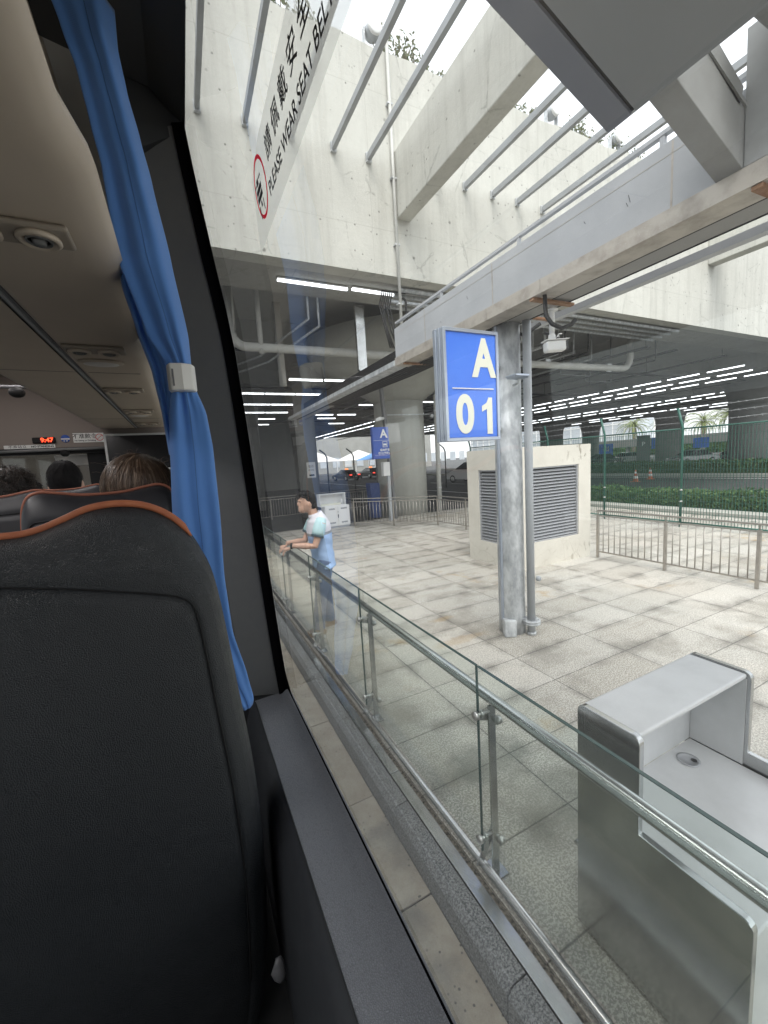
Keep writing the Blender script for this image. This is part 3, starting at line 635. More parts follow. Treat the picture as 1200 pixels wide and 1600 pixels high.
# ================================================================ green mesh fence
t = thing('mesh_fence', 'dark green wire mesh fence topped with barbed wire beside the planted road', 'fence', (10.8, 5.57, 0))
YS = [5.57 + 2.0 * k for k in range(-4, 5)]
for y in YS:
    MB().tube([(10.8, y, 0), (10.8, y, 2.40), (10.76, y + .1, 2.87)], .03, 10).build('post', M_green, t)
    q = MB()
    for z in (.62, .9): q.lathe((10.8, y, z), [(.036, 0), (.036, .03)], 10)
    q.build('clamp', M_steel, t)
for y in YS[:-1]:
    q = MB(); q.tube([(10.8, y + .03, 2.38), (10.8, y + 1.97, 2.38)], .018, 6); q.tube([(10.8, y + .03, .12), (10.8, y + 1.97, .12)], .018, 6)
    for k in range(32): yy = y + .06 + k * .0603; q.tube([(10.8, yy, .12), (10.8, yy, 2.38)], .0058, 4, False)
    for k in range(15): z = .2 + k * .152; q.tube([(10.8, y + .03, z), (10.8, y + 1.97, z)], .003, 4, False)
    q.build('mesh_panel', M_green, t)
q = MB()
for z, dy in ((2.52, .03), (2.68, .06), (2.84, .09)):
    pp = [(10.8 - .04 * (z - 2.4) / .47, YS[0] + k * .5, z + (.012 if k % 2 else 0)) for k in range(33)]
    q.tube(pp, .004, 4)
    for k in range(120):
        y = YS[0] + k * .133; x = 10.8 - .04 * (z - 2.4) / .47
        q.tube([(x, y - .012, z - .022), (x, y + .012, z + .03)], .0028, 3); q.tube([(x - .015, y, z + .02), (x + .015, y, z - .015)], .0028, 3)
q.build('barbed_wire', M_galv, t)

# ================================================================ overhead concrete: wall, cross beams, deck
t = thing('concrete_wall', 'tall weathered pale concrete wall edging the opening overhead', 'wall', (20, 8.8, 6))
q = MB(); rnd = random.Random(5); top = []
x = -14.
while x < 64: top.append((x, 8.1, 10.33 + rnd.uniform(-.05, .05) + max(0, (x - 11)) * .045)); x += .8
pts = [(-14, 8.1, 6.0)] + [(63.6, 8.1, 6.0)] + list(reversed(top))
q.prism(pts, (0, .35, 0)); q.build('face_wall', M_wall, t)
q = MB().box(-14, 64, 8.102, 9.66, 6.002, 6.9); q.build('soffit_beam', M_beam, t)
q = MB().box(4.69, 5.02, -2, 8.095, 7.16, 8.47); q.build('cross_beam', M_wall, t, bevel=.02)
q = MB().box(16.9, 17.35, 0, 8.095, 8.05, 9.4); q.build('cross_beam', M_wall, t, bevel=.02)
MB().tube([(4.63, 8.03, 10.45), (4.63, 8.03, 4.6)], .035, 10).build('downpipe', M_pvc, t)
q = MB()
for z in (5.4, 6.6, 7.9, 9.3): q.box(4.57, 4.69, 8.0, 8.1, z, z + .03)
q.build('pipe_strap', M_galv, t)
bars = []
b0 = tag(MB().box(.85, .93, -3, 8.03, 8.14, 8.26).build('louvre_bar', M_bar), 'grey sunshade bar crossing the opening, leftmost of its row', 'bar', 'sunshade bars across the opening')
base = MB().box(.835, .945, 8.04, 8.095, 8.11, 8.28).build('end_plate', M_galv, b0)
barx = [(1.67, 'second from the left'), (2.5, 'half hidden by the seat belt sticker'), (3.33, 'just right of the seat belt sticker'), (4.09, 'nearest left of the big cross beam'), (5.72, 'nearest right of the big cross beam'), (6.53, 'second right of the big cross beam'), (7.35, 'third right of the big cross beam'), (8.14, 'fourth right of the big cross beam'), (9.0, 'fifth right of the big cross beam'), (9.85, 'above the grey fascia')]
for x, w_ in barx: dup(b0, (x - .89, 0, 0), 'grey sunshade bar across the sky opening, ' + w_)

t = thing('road_deck', 'dark concrete underside of the elevated road deck with long ribs', 'bridge deck', (40, 40, 6.8))
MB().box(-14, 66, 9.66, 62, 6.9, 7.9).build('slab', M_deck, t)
q = MB()
for y in (14.2, 21, 28, 35, 42, 49, 56): q.box(-14, 66, y, y + 1.0, 6.25, 6.9)
q.build('cross_rib', M_deck, t)
q = MB()
for x in (7.4, 19, 31, 43, 55): q.prism([(x - .9, 9.66, 6.9), (x + 1.3, 9.66, 6.9), (x + 1.0, 9.66, 6.08), (x - .6, 9.66, 6.08)], (0, 52, 0))
q.build('girder', M_deck, t)
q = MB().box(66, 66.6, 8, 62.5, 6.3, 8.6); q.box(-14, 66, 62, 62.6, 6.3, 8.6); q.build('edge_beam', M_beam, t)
MB().box(16, 88, -40, 8.0, 6.9, 7.9).build('side_slab', M_deck, t) if False else None
# deck columns
def column(x, y, r, label, mat, flare=True, h=6.1):
    t = thing('concrete_column', label, 'column', (x, y, ZR), 'round columns carrying the road deck')
    MB().lathe((x, y, ZR), [(r, 0), (r, 4.35 if flare else h - ZR), ], 40).build('shaft', mat, t)
    if flare: MB().lathe((x, y, 0), [(r + .003, 4.2), (r * 1.05, 4.8), (r * 1.2, 5.5), (r * 1.45, 6.25)] if r != .95 else [(r + .003, 4.2), (r * 1.25, 4.42), (r * 2.1, 4.9), (r * 3.2, 5.6), (r * 3.6, 6.3)], 40).build('capital', mat, t)
    return t
column(7.65, 13.85, .95, 'wide pale round concrete pillar behind the bent railing', M_column)
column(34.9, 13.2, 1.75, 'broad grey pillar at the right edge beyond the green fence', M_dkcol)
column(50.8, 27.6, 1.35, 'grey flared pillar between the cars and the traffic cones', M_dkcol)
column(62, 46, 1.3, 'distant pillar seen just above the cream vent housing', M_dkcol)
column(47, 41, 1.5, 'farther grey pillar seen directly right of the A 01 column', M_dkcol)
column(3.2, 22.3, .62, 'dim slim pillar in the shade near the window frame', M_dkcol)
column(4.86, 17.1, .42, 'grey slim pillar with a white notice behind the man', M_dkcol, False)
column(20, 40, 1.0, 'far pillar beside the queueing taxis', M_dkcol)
# ceiling pipes
t = thing('ceiling_pipe', 'pale pipe running below the deck ceiling with elbow, left of the A 01 sign', 'pipe', (4, 10.5, 5))
MB().tube([(1.40, 10.5, 6.9), (1.40, 10.5, 5.3)] + arc((1.70, 10.5, 5.3), .3, 180, 270, 6) + [(1.9, 10.5, 5.0), (10.6, 10.5, 5.03)], .11, 14).build('pipe_run', M_pvc, t)
MB().tube([(2.05, 10.45, 6.9), (2.05, 10.45, 4.85)], .06, 10).build('hanger_pipe', M_pvc, t)
MB().tube([(3.02, 12.6, 6.9), (3.02, 12.6, 4.5)], .11, 12).build('drop_pipe', M_pvc, t)
t = thing('ceiling_pipe', 'pale pipe with elbow under the deck, right of the white security camera', 'pipe', (12, 10.5, 5))
MB().tube([(10.7, 10.5, 5.03), (15.6, 10.5, 5.10)] + arc((16.0, 10.5, 5.6), .5, 270, 360, 6)[1:] + [(16.5, 10.5, 6.9)], .12, 14).build('pipe_run', M_pvc, t)
q = MB()
for x in (11.9, 15.2): q.bar((x, 10.5, 6.9), (x, 10.5, 4.85), .05, .1); q.bar((x - .12, 10.5, 5.1), (x + .12, 10.5, 5.1), .06, .3)
q.build('hanger', M_galv, t)
t = thing('cable_duct', 'shiny flat metal duct hanging down from the edge soffit', 'duct', (4.44, 9.8, 4.4))
MB().prism([(4.33, 9.8, 6.0), (4.33, 9.8, 4.42), (4.43, 9.8, 4.34), (4.57, 9.8, 4.42), (4.57, 9.8, 6.0)], (0, .1, 0)).build('duct', M_steelpol, t, bevel=.004)
t = thing('cable_tray', 'stacked dark conduits under the edge soffit beside the drainpipe', 'conduit', (7, 9.2, 5.7))
q = MB()
for k in range(4): q.tube([(4.9, 8.5 + .28 * k, 5.92 - .02 * k), (16, 8.5 + .28 * k, 5.92 - .02 * k)], .05, 8)
q.build('conduit', M_galv, t)
q = MB(); rnd = random.Random(9)
for k in range(6):
    x = 4.45 + .05 * k; q.tube([(x + .4, 8.6, 5.9), (x, 8.5, 5.85), (x - .12, 8.45, 5.5), (x - .02 + rnd.uniform(-.05, .1), 8.45, 5.0), (x + .1, 8.45, 4.6)], .018, 6)
q.tube([(4.8, 8.35, 5.5)] + arc((4.88, 8.35, 5.6), .08, 180, 0, 5) + [(4.96, 8.35, 4.4)], .025, 8)
q.build('loose_cable', M_cable, t)
t = thing('hanging_rack', 'thin black suspended cable trays and rods under the dark deck', 'cable tray', (30, 25, 6))
q = MB()
for x in (16.4, 18.2, 22.0, 33.0, 44.5): q.bar((x, 9.7, 5.75), (x, 60, 5.75), .22, .05)
for y in (13.4, 19.4, 26.0, 33.5): q.bar((-10, y, 5.72), (60, y, 5.72), .18, .05)
for x in (16.4, 22.0, 33.0, 44.5):
    for k in range(14): q.bar((x + .1, 9.9 + k * 3.3, 5.75), (x + .1, 9.9 + k * 3.3, 6.9), .016, .016, (1, 0, 0))
for x0, y0 in ((12.4, 10.2), (13.6, 10.2), (15.0, 10.3), (18.0, 10.4)):
    q.tube([(x0, y0, 6.9), (x0, y0, 5.5), (x0 - .0, y0 + 5, 5.45)], .035, 6)
q.build('tray', M_cable, t)
q = MB()
for k, (x0, z0) in enumerate(((10.6, 5.75), (11.3, 5.6), (12.1, 5.8), (13.0, 5.62), (14.1, 5.78), (15.4, 5.66))): q.tube([(x0, 10.4 + .2 * k, 6.9), (x0, 10.4 + .2 * k, z0), (x0 - .4, 27 + k, z0 - .05)], (.05, .03, .07, .035, .05, .04)[k], 8)
for k in range(4): q.tube([(10 + 3 * k, 11.4 + k, 6.9), (10 + 3 * k, 11.4 + k, 5.5), (12 + 3 * k, 11.4 + k, 5.5), (12 + 3 * k, 11.4 + k, 6.9)], .02, 6)
for x0, a, b in ((3.1, 9.8, 5.55), (3.35, 9.8, 5.4)): q.tube([(x0, a, 6.6), (x0, a, b), (x0 - .6, a + 3.2, b - .1), (x0 - 3.2, a + 9, b - .1)], .03, 6)
q.build('conduit', M_galv, t)

# ================================================================ lamps under the deck
def lamp(name, c, L, axis, label, group):
    x, y, z = c; q = MB()
    hx, hy = (L / 2, .04) if axis == 'x' else (.04, L / 2)
    q.box(x - hx, x + hx, y - hy, y + hy, z + .05, z + .08); q.m = 1
    s_ = .8; q.box(x - hx * (s_ if axis == 'y' else 1), x + hx * (s_ if axis == 'y' else 1), y - hy * (s_ if axis == 'x' else 1), y + hy * (s_ if axis == 'x' else 1), z + .01, z + .049)
    return tag(q.build(name, [M_white, M_tube]), label, 'ceiling lamp', group)
lamp('tube_lamp', (2.98, 8.87, 5.9), 1.56, 'x', 'long lit tube lamp under the edge soffit, left of the pair', 'tube lamps under the edge soffit')
lamp('tube_lamp', (4.86, 8.82, 5.9), 2.0, 'x', 'long lit tube lamp under the edge soffit, right of the pair beside the drainpipe', 'tube lamps under the edge soffit')
a0 = lamp('tube_lamp', (3.67, 12.35, 4.62), 1.04, 'x', 'lit tube lamp under the dark deck, nearer rows left of the bent railing', 'tube lamps lying across the left part of the deck')
for row, (y, xs) in enumerate(((12.3, (4.77,)), (14.8, (2.33, 3.42, 4.5)), (17.25, (1.9, 3.0, 4.1)), (19.7, (2.1, 3.2, 4.3)), (22.2, (2.0, 3.1, 4.2, 7.6)), (25, (2.2, 3.3, 4.4, 9.2)), (28.5, (2.4, 3.6)), (33, (2.6, 3.8)))):
    for x in xs: dup(a0, (x - 3.67, y - 12.35, 0))
for x, y in ((8.0, 17.2), (9.1, 17.2), (6.9, 20.6), (8.2, 20.6), (10.4, 16.2)): dup(a0, (x - 3.67, y - 12.35, 0))
b1 = lamp('tube_lamp', (15.6, 27.4, 5.55), 1.9, 'y', 'lit tube lamp in the double row running away above the parked taxis', 'tube lamps running away above the taxis')
for k in range(1, 13): dup(b1, (0, k * 2.3, 0))
for k in range(11): dup(b1, (1.7, .9 + k * 2.3, 0))
for k in range(7): dup(b1, (-6.4, 14 + k * 2.3, 0))
c1 = lamp('tube_lamp', (24.9, 11.0, 5.55), 1.55, 'y', 'lit tube lamp in the many parallel rows above the planted road', 'tube lamps in parallel rows on the right')
for j, x in enumerate((24.9, 27.1, 29.2, 36.6, 39.4, 47, 50.5)):
    for k in range(21 if j < 5 else 13):
        y = 11.0 + k * 1.92 + (0, .55, .2, .8, 1.1, .3, .5)[j]
        if (j, k) == (0, 0) or y > 60: continue
        if j >= 6: y += k * .9
        if y < 61: dup(c1, (x - 24.9, y - 11.0, 0))
for k in range(1, 5):
    for x in (24.9, 27.1, 29.2): pass

# ================================================================ blue second sign, boxes, notice
t = thing('bus_sign', 'smaller blue sign with a white A and bus symbol beside the wide pillar', 'sign', (5.66, 11.5, 2.13))
MB().box(5.37, 5.95, 11.5, 11.62, 2.13, 3.12).build('frame', M_bluedk, t, bevel=.01)
pn = MB().box(5.39, 5.93, 11.485, 11.498, 2.15, 3.10).build('face_panel', M_bluedk, t)
text('A', M_white, .36, (5.76, 11.48, 2.90), SX, SZ, pn, bold=.01)
q = MB(); q.box(5.40, 5.92, 11.48, 11.484, 2.70, 2.707); q.box(5.42, 5.9, 11.48, 11.484, 2.235, 2.24); q.build('divider_line', M_white, pn)
q = MB()
for a in ((5.71, 5.87, 2.66, 2.672), (5.71, 5.87, 2.49, 2.502), (5.71, 5.722, 2.502, 2.66), (5.858, 5.87, 2.502, 2.66), (5.735, 5.845, 2.55, 2.60), (5.74, 5.765, 2.52, 2.54), (5.815, 5.84, 2.52, 2.54)): q.box(a[0], a[1], 11.479, 11.484, a[2], a[3])
q.build('bus_symbol', M_white, pn)
text('临停候车', M_white, .085, (5.78, 11.48, 2.40), SX, SZ, pn, bold=.002)
text('巴士(港珠)', M_white, .085, (5.74, 11.48, 2.30), SX, SZ, pn, bold=.002)
t = thing('steel_post', 'dark blue grey steel post standing before the wide pillar', 'post', (6.5, 12.6, 0))
q = MB().bar((6.35, 12.65, 4.6), (6.62, 12.62, 0), .16, .10, (1, 0, 0)); q.build('shaft', M_plastic, t, bevel=.01)
q = MB().tube([(6.3, 12.5, 3.5), (6.05, 12.4, 3.45)], .05, 8); q.bar((5.95, 12.4, 3.42), (6.15, 12.4, 3.5), .12, .1); q.build('cctv_head', M_white, t)
q = MB().tube([(6.5, 12.58, 3.62), (8.3, 12.7, 3.66)], .02, 6); q.ell((8.4, 12.7, 3.6), (.07, .07, .07)); q.build('dome_arm', M_galv, t)
t = thing('meter_box', 'pale wall box on a grey leg beneath the blue bus sign', 'box', (6.22, 12.3, 1.3))
MB().box(6.07, 6.32, 12.25, 12.45, 1.55, 2.02).build('box', M_white, t, bevel=.02)
MB().box(6.24, 6.34, 12.30, 12.40, 0, 1.549).build('leg', M_pipe, t)
t = thing('downpipe', 'pale vertical drainpipe on the right side of the wide pillar', 'pipe', (8.75, 12.9, 0))
MB().tube([(8.72, 12.9, 0), (8.72, 12.9, 4.4)], .085, 12).build('pipe_run', M_pvc, t)
q = MB()
for z in (.9, 1.8, 2.9, 3.8): q.lathe((8.72, 12.9, z), [(.1, 0), (.1, .04)], 12)
q.build('clamp', M_galv, t)
q = MB().prism([(6.06, 13.3, 0), (6.40, 13.3, 0), (6.40, 13.3, 1.28), (6.0, 13.3, 1.30)], (0, .4, 0)); q.m = 0
tag(q.build('covered_crate', pm('dark blue cover', (.02, .045, .16), rough=.6), bevel=.03), 'deep blue covered bin behind the bent railing', 'bin')
t = thing('notice_board', 'white notice with black print fixed to the slim grey pillar', 'notice', (4.85, 16.6, 1.6))
MB().box(4.66, 5.03, 16.62, 16.65, 1.55, 2.2).build('board', M_white, t)
text('告示', M_ink, .12, (4.84, 16.615, 2.02), SX, SZ, t); text('請勿停留', M_ink, .06, (4.84, 16.615, 1.87), SX, SZ, t)
MB().box(4.74, 4.96, 16.61, 16.618, 1.62, 1.69).build('print_block', M_ink, t)

# ================================================================ white cabinet
t = thing('white_cabinet', 'white two door metal cabinet with an open angled shelf behind the man', 'cabinet', (4.35, 12.35, 0))
MB().box(3.92, 4.76, 12.30, 12.70, .06, .72).build('body', M_white, t, bevel=.006)
MB().box(3.95, 4.73, 12.33, 12.68, 0, .06).build('plinth', M_louvre, t)
for x0, x1 in ((3.94, 4.333), (4.347, 4.74)):
    d = MB().box(x0, x1, 12.28, 12.299, .09, .69).build('door', M_white, t, bevel=.003)
    q = MB()
    for k in range(6):
        for z in (.60, .15): xx = x0 + .11 + .035 * k; q.box(xx, xx + .018, 12.276, 12.281, z, z + .05)
    q.build('vent_slot', M_louvdark, d)
q = MB().box(4.335, 4.36, 12.268, 12.281, .33, .44); q.lathe((4.345, 12.27, .52), [(.012, 0), (.012, .012)], 10, 'y'); q.build('latch', M_louvdark, t)
q = MB(); q.box(3.78, 4.66, 12.62, 12.64, .74, 1.10); q.box(3.78, 3.80, 12.34, 12.62, .74, 1.10); q.box(4.64, 4.66, 12.34, 12.62, .74, 1.10); q.box(3.78, 4.66, 12.34, 12.64, 1.10, 1.12); q.box(3.78, 4.66, 12.34, 12.64, .72, .74); q.build('shelf_box', M_white, t)
MB().box(3.82, 4.5, 12.345, 12.5, .745, .80).build('flyers', M_cream, t)
MB().tube([(4.56, 12.45, .74), (4.56, 12.45, .93)], [.03, .025], 10).build('bottle', M_white, t)

# ================================================================ floodlights & plants on the wall top
def flood(x, label):
    z = 10.40 + max(0, (x - 11)) * .045
    t = thing('floodlight', label, 'floodlight', (x, 8.3, z), 'floodlights on the wall top')
    MB().ell((x, 8.25, z + .30), (.17, .15, .15)).build('housing', M_pipe, t)
    MB().lathe((x - .0, 8.12, z + .30), [(.15, 0), (.15, -.05), (.13, -.06)], 20, 'y').build('rim', M_white, t)
    q = MB().box(x - .20, x - .175, 8.2, 8.3, z - .05, z + .32); q.box(x + .175, x + .20, 8.2, 8.3, z - .05, z + .32); q.box(x - .2, x + .2, 8.2, 8.3, z - .06, z + .0); q.build('yoke', M_galv, t)
flood(4.42, 'round floodlight on the wall top left of the big cross beam')
flood(9.55, 'grey floodlight on the wall top between two sunshade bars')
flood(12.1, 'grey floodlight on the wall top just left of the dark canopy corner')
def plant(x, n, h, label, y=8.28, w_=.9):
    rnd = random.Random(int(x * 10)); q = MB(); z0 = 10.30 + max(0, (x - 11)) * .045
    for k in range(n):
        px = x + rnd.uniform(-w_, w_); hh = h * rnd.uniform(.4, 1); lean = rnd.uniform(-.25, .25)
        path = [(px, y, z0), (px + lean * .3, y, z0 + hh * .5), (px + lean, y - .05, z0 + hh)]
        q.m = 0; q.tube(path, [.012, .008, .003], 4)
        for j in range(16):
            s_ = rnd.uniform(.15, 1); c_ = Vector((px + lean * s_ + rnd.gauss(0, .06), y + rnd.gauss(0, .06), z0 + hh * s_)); a = rnd.uniform(0, 6.3); e = Vector((math.cos(a), rnd.uniform(-.5, .5), math.sin(a))) * .055; f = Vector((-e.z, rnd.uniform(-.02, .02), e.x)) * .42
            q.m = 1; q.poly([c_ - e, c_ + f, c_ + e, c_ - f])
    tag(q.build('wall_plant', [M_bark, M_twig], recalc=False), label, 'plant', 'plants rooted on the wall top')
plant(2.5, 10, .6, 'scrubby plant on the wall top above the seat belt sticker')
plant(5.0, 16, .75, 'scrubby plant on the wall top right of the round floodlight', w_=.55)
plant(6.1, 7, .35, 'low sparse plant on the wall top beside the cross beam', w_=.4)
plant(8.6, 6, .6, 'small twiggy plant seen right of the big cross beam', w_=.3)
plant(10.8, 18, .7, 'leafy plant on the wall top between the two right floodlights', w_=.75)
plant(12.7, 14, .7, 'leafy plant on the wall top beside the rightmost floodlight', w_=.7)

# ================================================================ planted road beyond
def hedge(name, x0, x1, y0, y1, z0, z1, label, n, ls=.06):
    t = thing(name, label, 'hedge', ((x0 + x1) / 2, (y0 + y1) / 2, z0))
    rnd = random.Random(int(x0)); q = MB(); q.box(x0 + .12, x1 - .12, y0, y1, z0, z1 - .12); q.build('hedge_core', M_leafa, t)
    q = MB()
    for k in range(n):
        x = rnd.uniform(x0, x1); y = rnd.uniform(y0, y1); z = z1 + rnd.gauss(0, .045) + .05 * math.sin(y * 2.1) * math.sin(y * .7 + 1) if rnd.random() < .5 else rnd.uniform(z0, z1)
        if z < z1 - .1: x = x0 + abs(rnd.gauss(0, .06))
        c_ = Vector((x, y, z)); a = Vector((rnd.gauss(0, 1), rnd.gauss(0, 1), rnd.gauss(0, 1))).normalized() * ls; b = a.cross(Vector((rnd.gauss(0, 1), rnd.gauss(0, 1), rnd.gauss(0, 1)))).normalized() * ls * .5
        q.poly([c_ - a, c_ + b, c_ + a, c_ - b])
    q.build('leaves', M_leafa, t, recalc=False)
hedge('hedge', 13.6, 14.5, -6, 13, .05, .52, 'clipped green hedge just beyond the mesh fence', 15000)
hedge('hedge', 29.5, 31.5, 2, 34, -.05, .75, 'second dark hedge beyond the traffic cones', 9000, .11)
mb = MB(); mb.box(12.95, 13.55, -14, 14, ZR, .10); mb.box(13.55, 14.6, -14, 14, ZR, .05); struct(mb.build('planter_kerb', M_column, bevel=.01))
mb = MB(); mb.box(29.1, 29.4, -10, 50, ZR, .06); mb.box(40.9, 41.3, -10, 60, ZR, .12); mb.box(41.3, 56, -10, 60, ZR, .02); struct(mb.build('far_pavement', M_column))
mb = MB()
for k in range(14):
    mb.box(20.0, 20.14, -6 + k * 3.2, -4.2 + k * 3.2, ZR - .011, ZR - .004)
mb.box(15.2, 15.32, -10, 50, ZR - .011, ZR - .004); mb.box(28.2, 28.35, -10, 50, ZR - .011, ZR - .004); struct(mb.build('road_marking', M_white))
def cone(x, y, label):
    t = thing('traffic_cone', label, 'traffic cone', (x, y, ZR), 'traffic cones on the road')
    z = ZR
    MB().box(x - .2, x + .2, y - .2, y + .2, z, z + .03).build('base', M_orange, t, bevel=.02)
    q = MB().lathe((x, y, z), [(.15, .03), (.03, .72), (.02, .73)], 18); q.build('cone_body', M_orange, t)
    q = MB().lathe((x, y, z), [(.128, .2), (.100, .35)], 18); q.lathe((x, y, z), [(.078, .5), (.058, .62)], 18); q.build('reflective_band', M_white, t)
cone(24.9, 15.4, 'orange and white traffic cone on the road, left of two'); cone(26.9, 15.7, 'orange and white traffic cone on the road, right of two')

def car(x, y, rot, paint, label, lit=False, kind='sedan', taxi=False):
    L, W, H_ = (4.5, 1.8, 1.42) if kind == 'sedan' else (4.7, 1.86, 1.72)
    t = thing('parked_car', label, 'car', (0, 0, 0), 'cars on the roads under the deck'); t['_w'] = (0, 0, 0)
    k = H_ / 1.42
    low = [(-2.2, .28), (-2.24, .55), (-2.15, .82), (-1.3, .93 * k), (1.25, .93 * k), (1.95, .84), (2.22, .66), (2.25, .3)]
    def sec(w_, z0, ins): return w_
    q = MB(); rings = []
    for s_, sy in ((.86, -1), (.97, -.92), (1, -.75), (1, .75), (.97, .92), (.86, 1)): rings.append([(px * (.985 if abs(sy) == 1 else 1), sy * W / 2, .28 + (pz - .28) * s_) for px, pz in low])
    q.smooth = False; q.loft(rings); body = q.build('body', paint, t, bevel=.03)
    gh = [(-1.75 if kind == 'suv' else -1.55, .93 * k), (-1.45 if kind == 'suv' else -.95, H_ - .04), (-.6, H_), (.25, H_ - .01), (1.2, .93 * k)]
    q = MB(); q.loft([[(px, -W / 2 * .88, pz) if j in (0, 4) else (px, -W / 2 * .70, pz) for j, (px, pz) in enumerate(gh)], [(px, W / 2 * .88, pz) if j in (0, 4) else (px, W / 2 * .70, pz) for j, (px, pz) in enumerate(gh)]]); q.build('windows', M_carglass, t, bevel=.03)
    q = MB(); q.loft([[(px, sy * W / 2 * .69, pz + .012) for px, pz in gh[1:4]] + [(px, sy * W / 2 * .69, pz - .03) for px, pz in reversed(gh[1:4])] for sy in (-1, 1)])
    for sy in (-1, 1): q.bar((-.25, sy * W * .425, .93 * k), (-.2, sy * W * .345, H_ - .02), .03, .06)
    q.build('roof', paint, t)
    for px in (-1.35, 1.38):
        for sy in (-1, 1):
            wq = MB().lathe((px, sy * (W / 2 - .1), .32), [(.2, -.1), (.32, -.1), (.33, 0), (.32, .1), (.2, .1)], 20, 'y'); wo = wq.build('wheel', M_black, t)
            MB().lathe((px, sy * (W / 2 - .1), .32), [(.02, -.102), (.2, -.105), (.2, .105), (.02, .102)], 14, 'y').build('rim', M_steel, wo)
    for sy in (-1, 1):
        MB().box(-2.26, -2.12, sy * .62 - .17, sy * .62 + .17, .68, .82).build('tail_lamp', M_tail if lit else M_red, t, bevel=.02)
        MB().box(2.08, 2.23, sy * .62 - .16, sy * .62 + .16, .62, .74).build('headlight', M_lens, t, bevel=.02)
    MB().box(-2.27, -2.24, -.24, .24, .45, .57).build('number_plate', M_white, t)
    if taxi: MB().box(-.35, -.15, -.22, .22, H_, H_ + .16).build('roof_sign', M_amber, t, bevel=.02)
    t.location = (x, y, ZR); t.rotation_euler = (0, 0, rot)
M_pblack = pm('black car paint', (.012, .012, .014), rough=.2); M_pwhite = pm('white car paint', (.6, .6, .6), rough=.25); M_psilver = pm('silver car paint', (.33, .34, .35), rough=.25, metal=.5)
car(19.0, 49.5, R(100), M_pblack, 'black taxi with lit tail lamps, leftmost beyond the pillars', True, taxi=True)
car(23.6, 52, R(95), M_pblack, 'black taxi with lit tail lamps and roof sign left of the bus sign', True, taxi=True)
car(25.6, 48, R(98), M_pblack, 'black car with lit tail lamps just left of the blue bus sign', True, 'suv')
car(21.9, 27.4, R(100), M_pwhite, 'white car with lit tail lamps seen between wide pillar and vent housing', True, 'suv')
car(52.5, 33.2, R(-25), M_pwhite, 'small white parked car behind the dark kiosk pillar')
car(47.0, 33.5, R(155), M_pblack, 'black parked car beside the tall blue board')
car(46.0, 22.8, R(160), M_psilver, 'silver parked car seen through the green mesh')
car(53.0, 21.5, R(165), M_pblack, 'black parked SUV seen through the mesh near the broad pillar', False, 'suv')
def board(x, y, w_, h, z, mat, label, txt=None):
    t = thing('sign_board', label, 'sign', (x, y, ZR)); d = Vector((x, y, 0)).normalized(); s_ = Vector((d.y, -d.x, 0))
    q = MB().obox((x, y, z + h / 2), (s_, d, SZ), (w_ / 2, .12, h / 2)); q.build('panel', mat, t, bevel=.02)
    if z > .3: MB().obox((x, y, (z + ZR) / 2), (s_, d, SZ), (.06, .06, (z - ZR) / 2)).build('leg', M_pipe, t)
    if txt: text(txt, M_white, w_ * .5, Vector((x, y, z + h * .72)) - d * .13, s_, SZ, t)
board(42.6, 25.6, 1.2, 3.2, ZR, M_plastic, 'tall dark kiosk pillar above the left traffic cone', 'P')
board(50.5, 35.2, 1.6, 2.4, .1, M_blue, 'bright blue tall board left of the dark kiosk pillar', '出')
board(56.0, 31.9, 1.3, 1.4, 1.5, M_blue, 'small blue board right of the dark kiosk pillar')
board(52.5, 20.4, 1.4, 1.4, 1.4, M_blue, 'blue board seen through the green mesh near the broad pillar')
board(50.5, 24.2, 1.4, 1.1, 1.4, M_blue, 'small blue board between flared pillar and fence post')
# low approach roof and distant facade, palms
t = thing('walkway_roof', 'low concrete walkway roof on square posts in front of the far facade', 'canopy', (72, 30, 0))
MB().box(71, 73, -2, 75, 1.85, 3.2).build('roof_edge', M_dkcol, t)
for k in range(13): MB().box(71.2, 71.7, -1 + k * 5.8, -.5 + k * 5.8, ZR, 1.85).build('leg', M_dkcol, t)
M_facade = pm('pale glass facade', (.42, .46, .50), (.58, .60, .62), .3, .4, world=True)
t = thing('far_building', 'distant pale building with white frames beyond the road deck', 'building', (100, 90, 0))
q = MB().box(96, 104, 20, 120, ZR, 3.2); q.box(96, 104, 60, 120, 3.2, 9.5); q.build('wall', M_facade, t)
q = MB()
for k in range(34): q.box(95.8, 95.95, 20 + k * 3, 20.25 + k * 3, ZR, 9.4 if k * 3 + 20 > 60 else 3.2)
for z in (1.5, 4.6, 7.4): q.box(95.75, 95.79, 60, 120, z, z + .25)
q.build('frame', M_white, t)
t = thing('far_building', 'long grey backdrop building added behind the tents to cover bright sky', 'building', (30, 95, 0))  # added backdrop, covers the bright sky band below the deck
MB().box(-20, 62, 95, 100, ZR, 9.5).build('wall', M_deck, t)
q = MB()
for k in range(30): q.box(-18 + k * 3.2, -16.2 + k * 3.2, 94.9, 94.98, 1.2, 3.6)
q.build('window', M_facade, t)
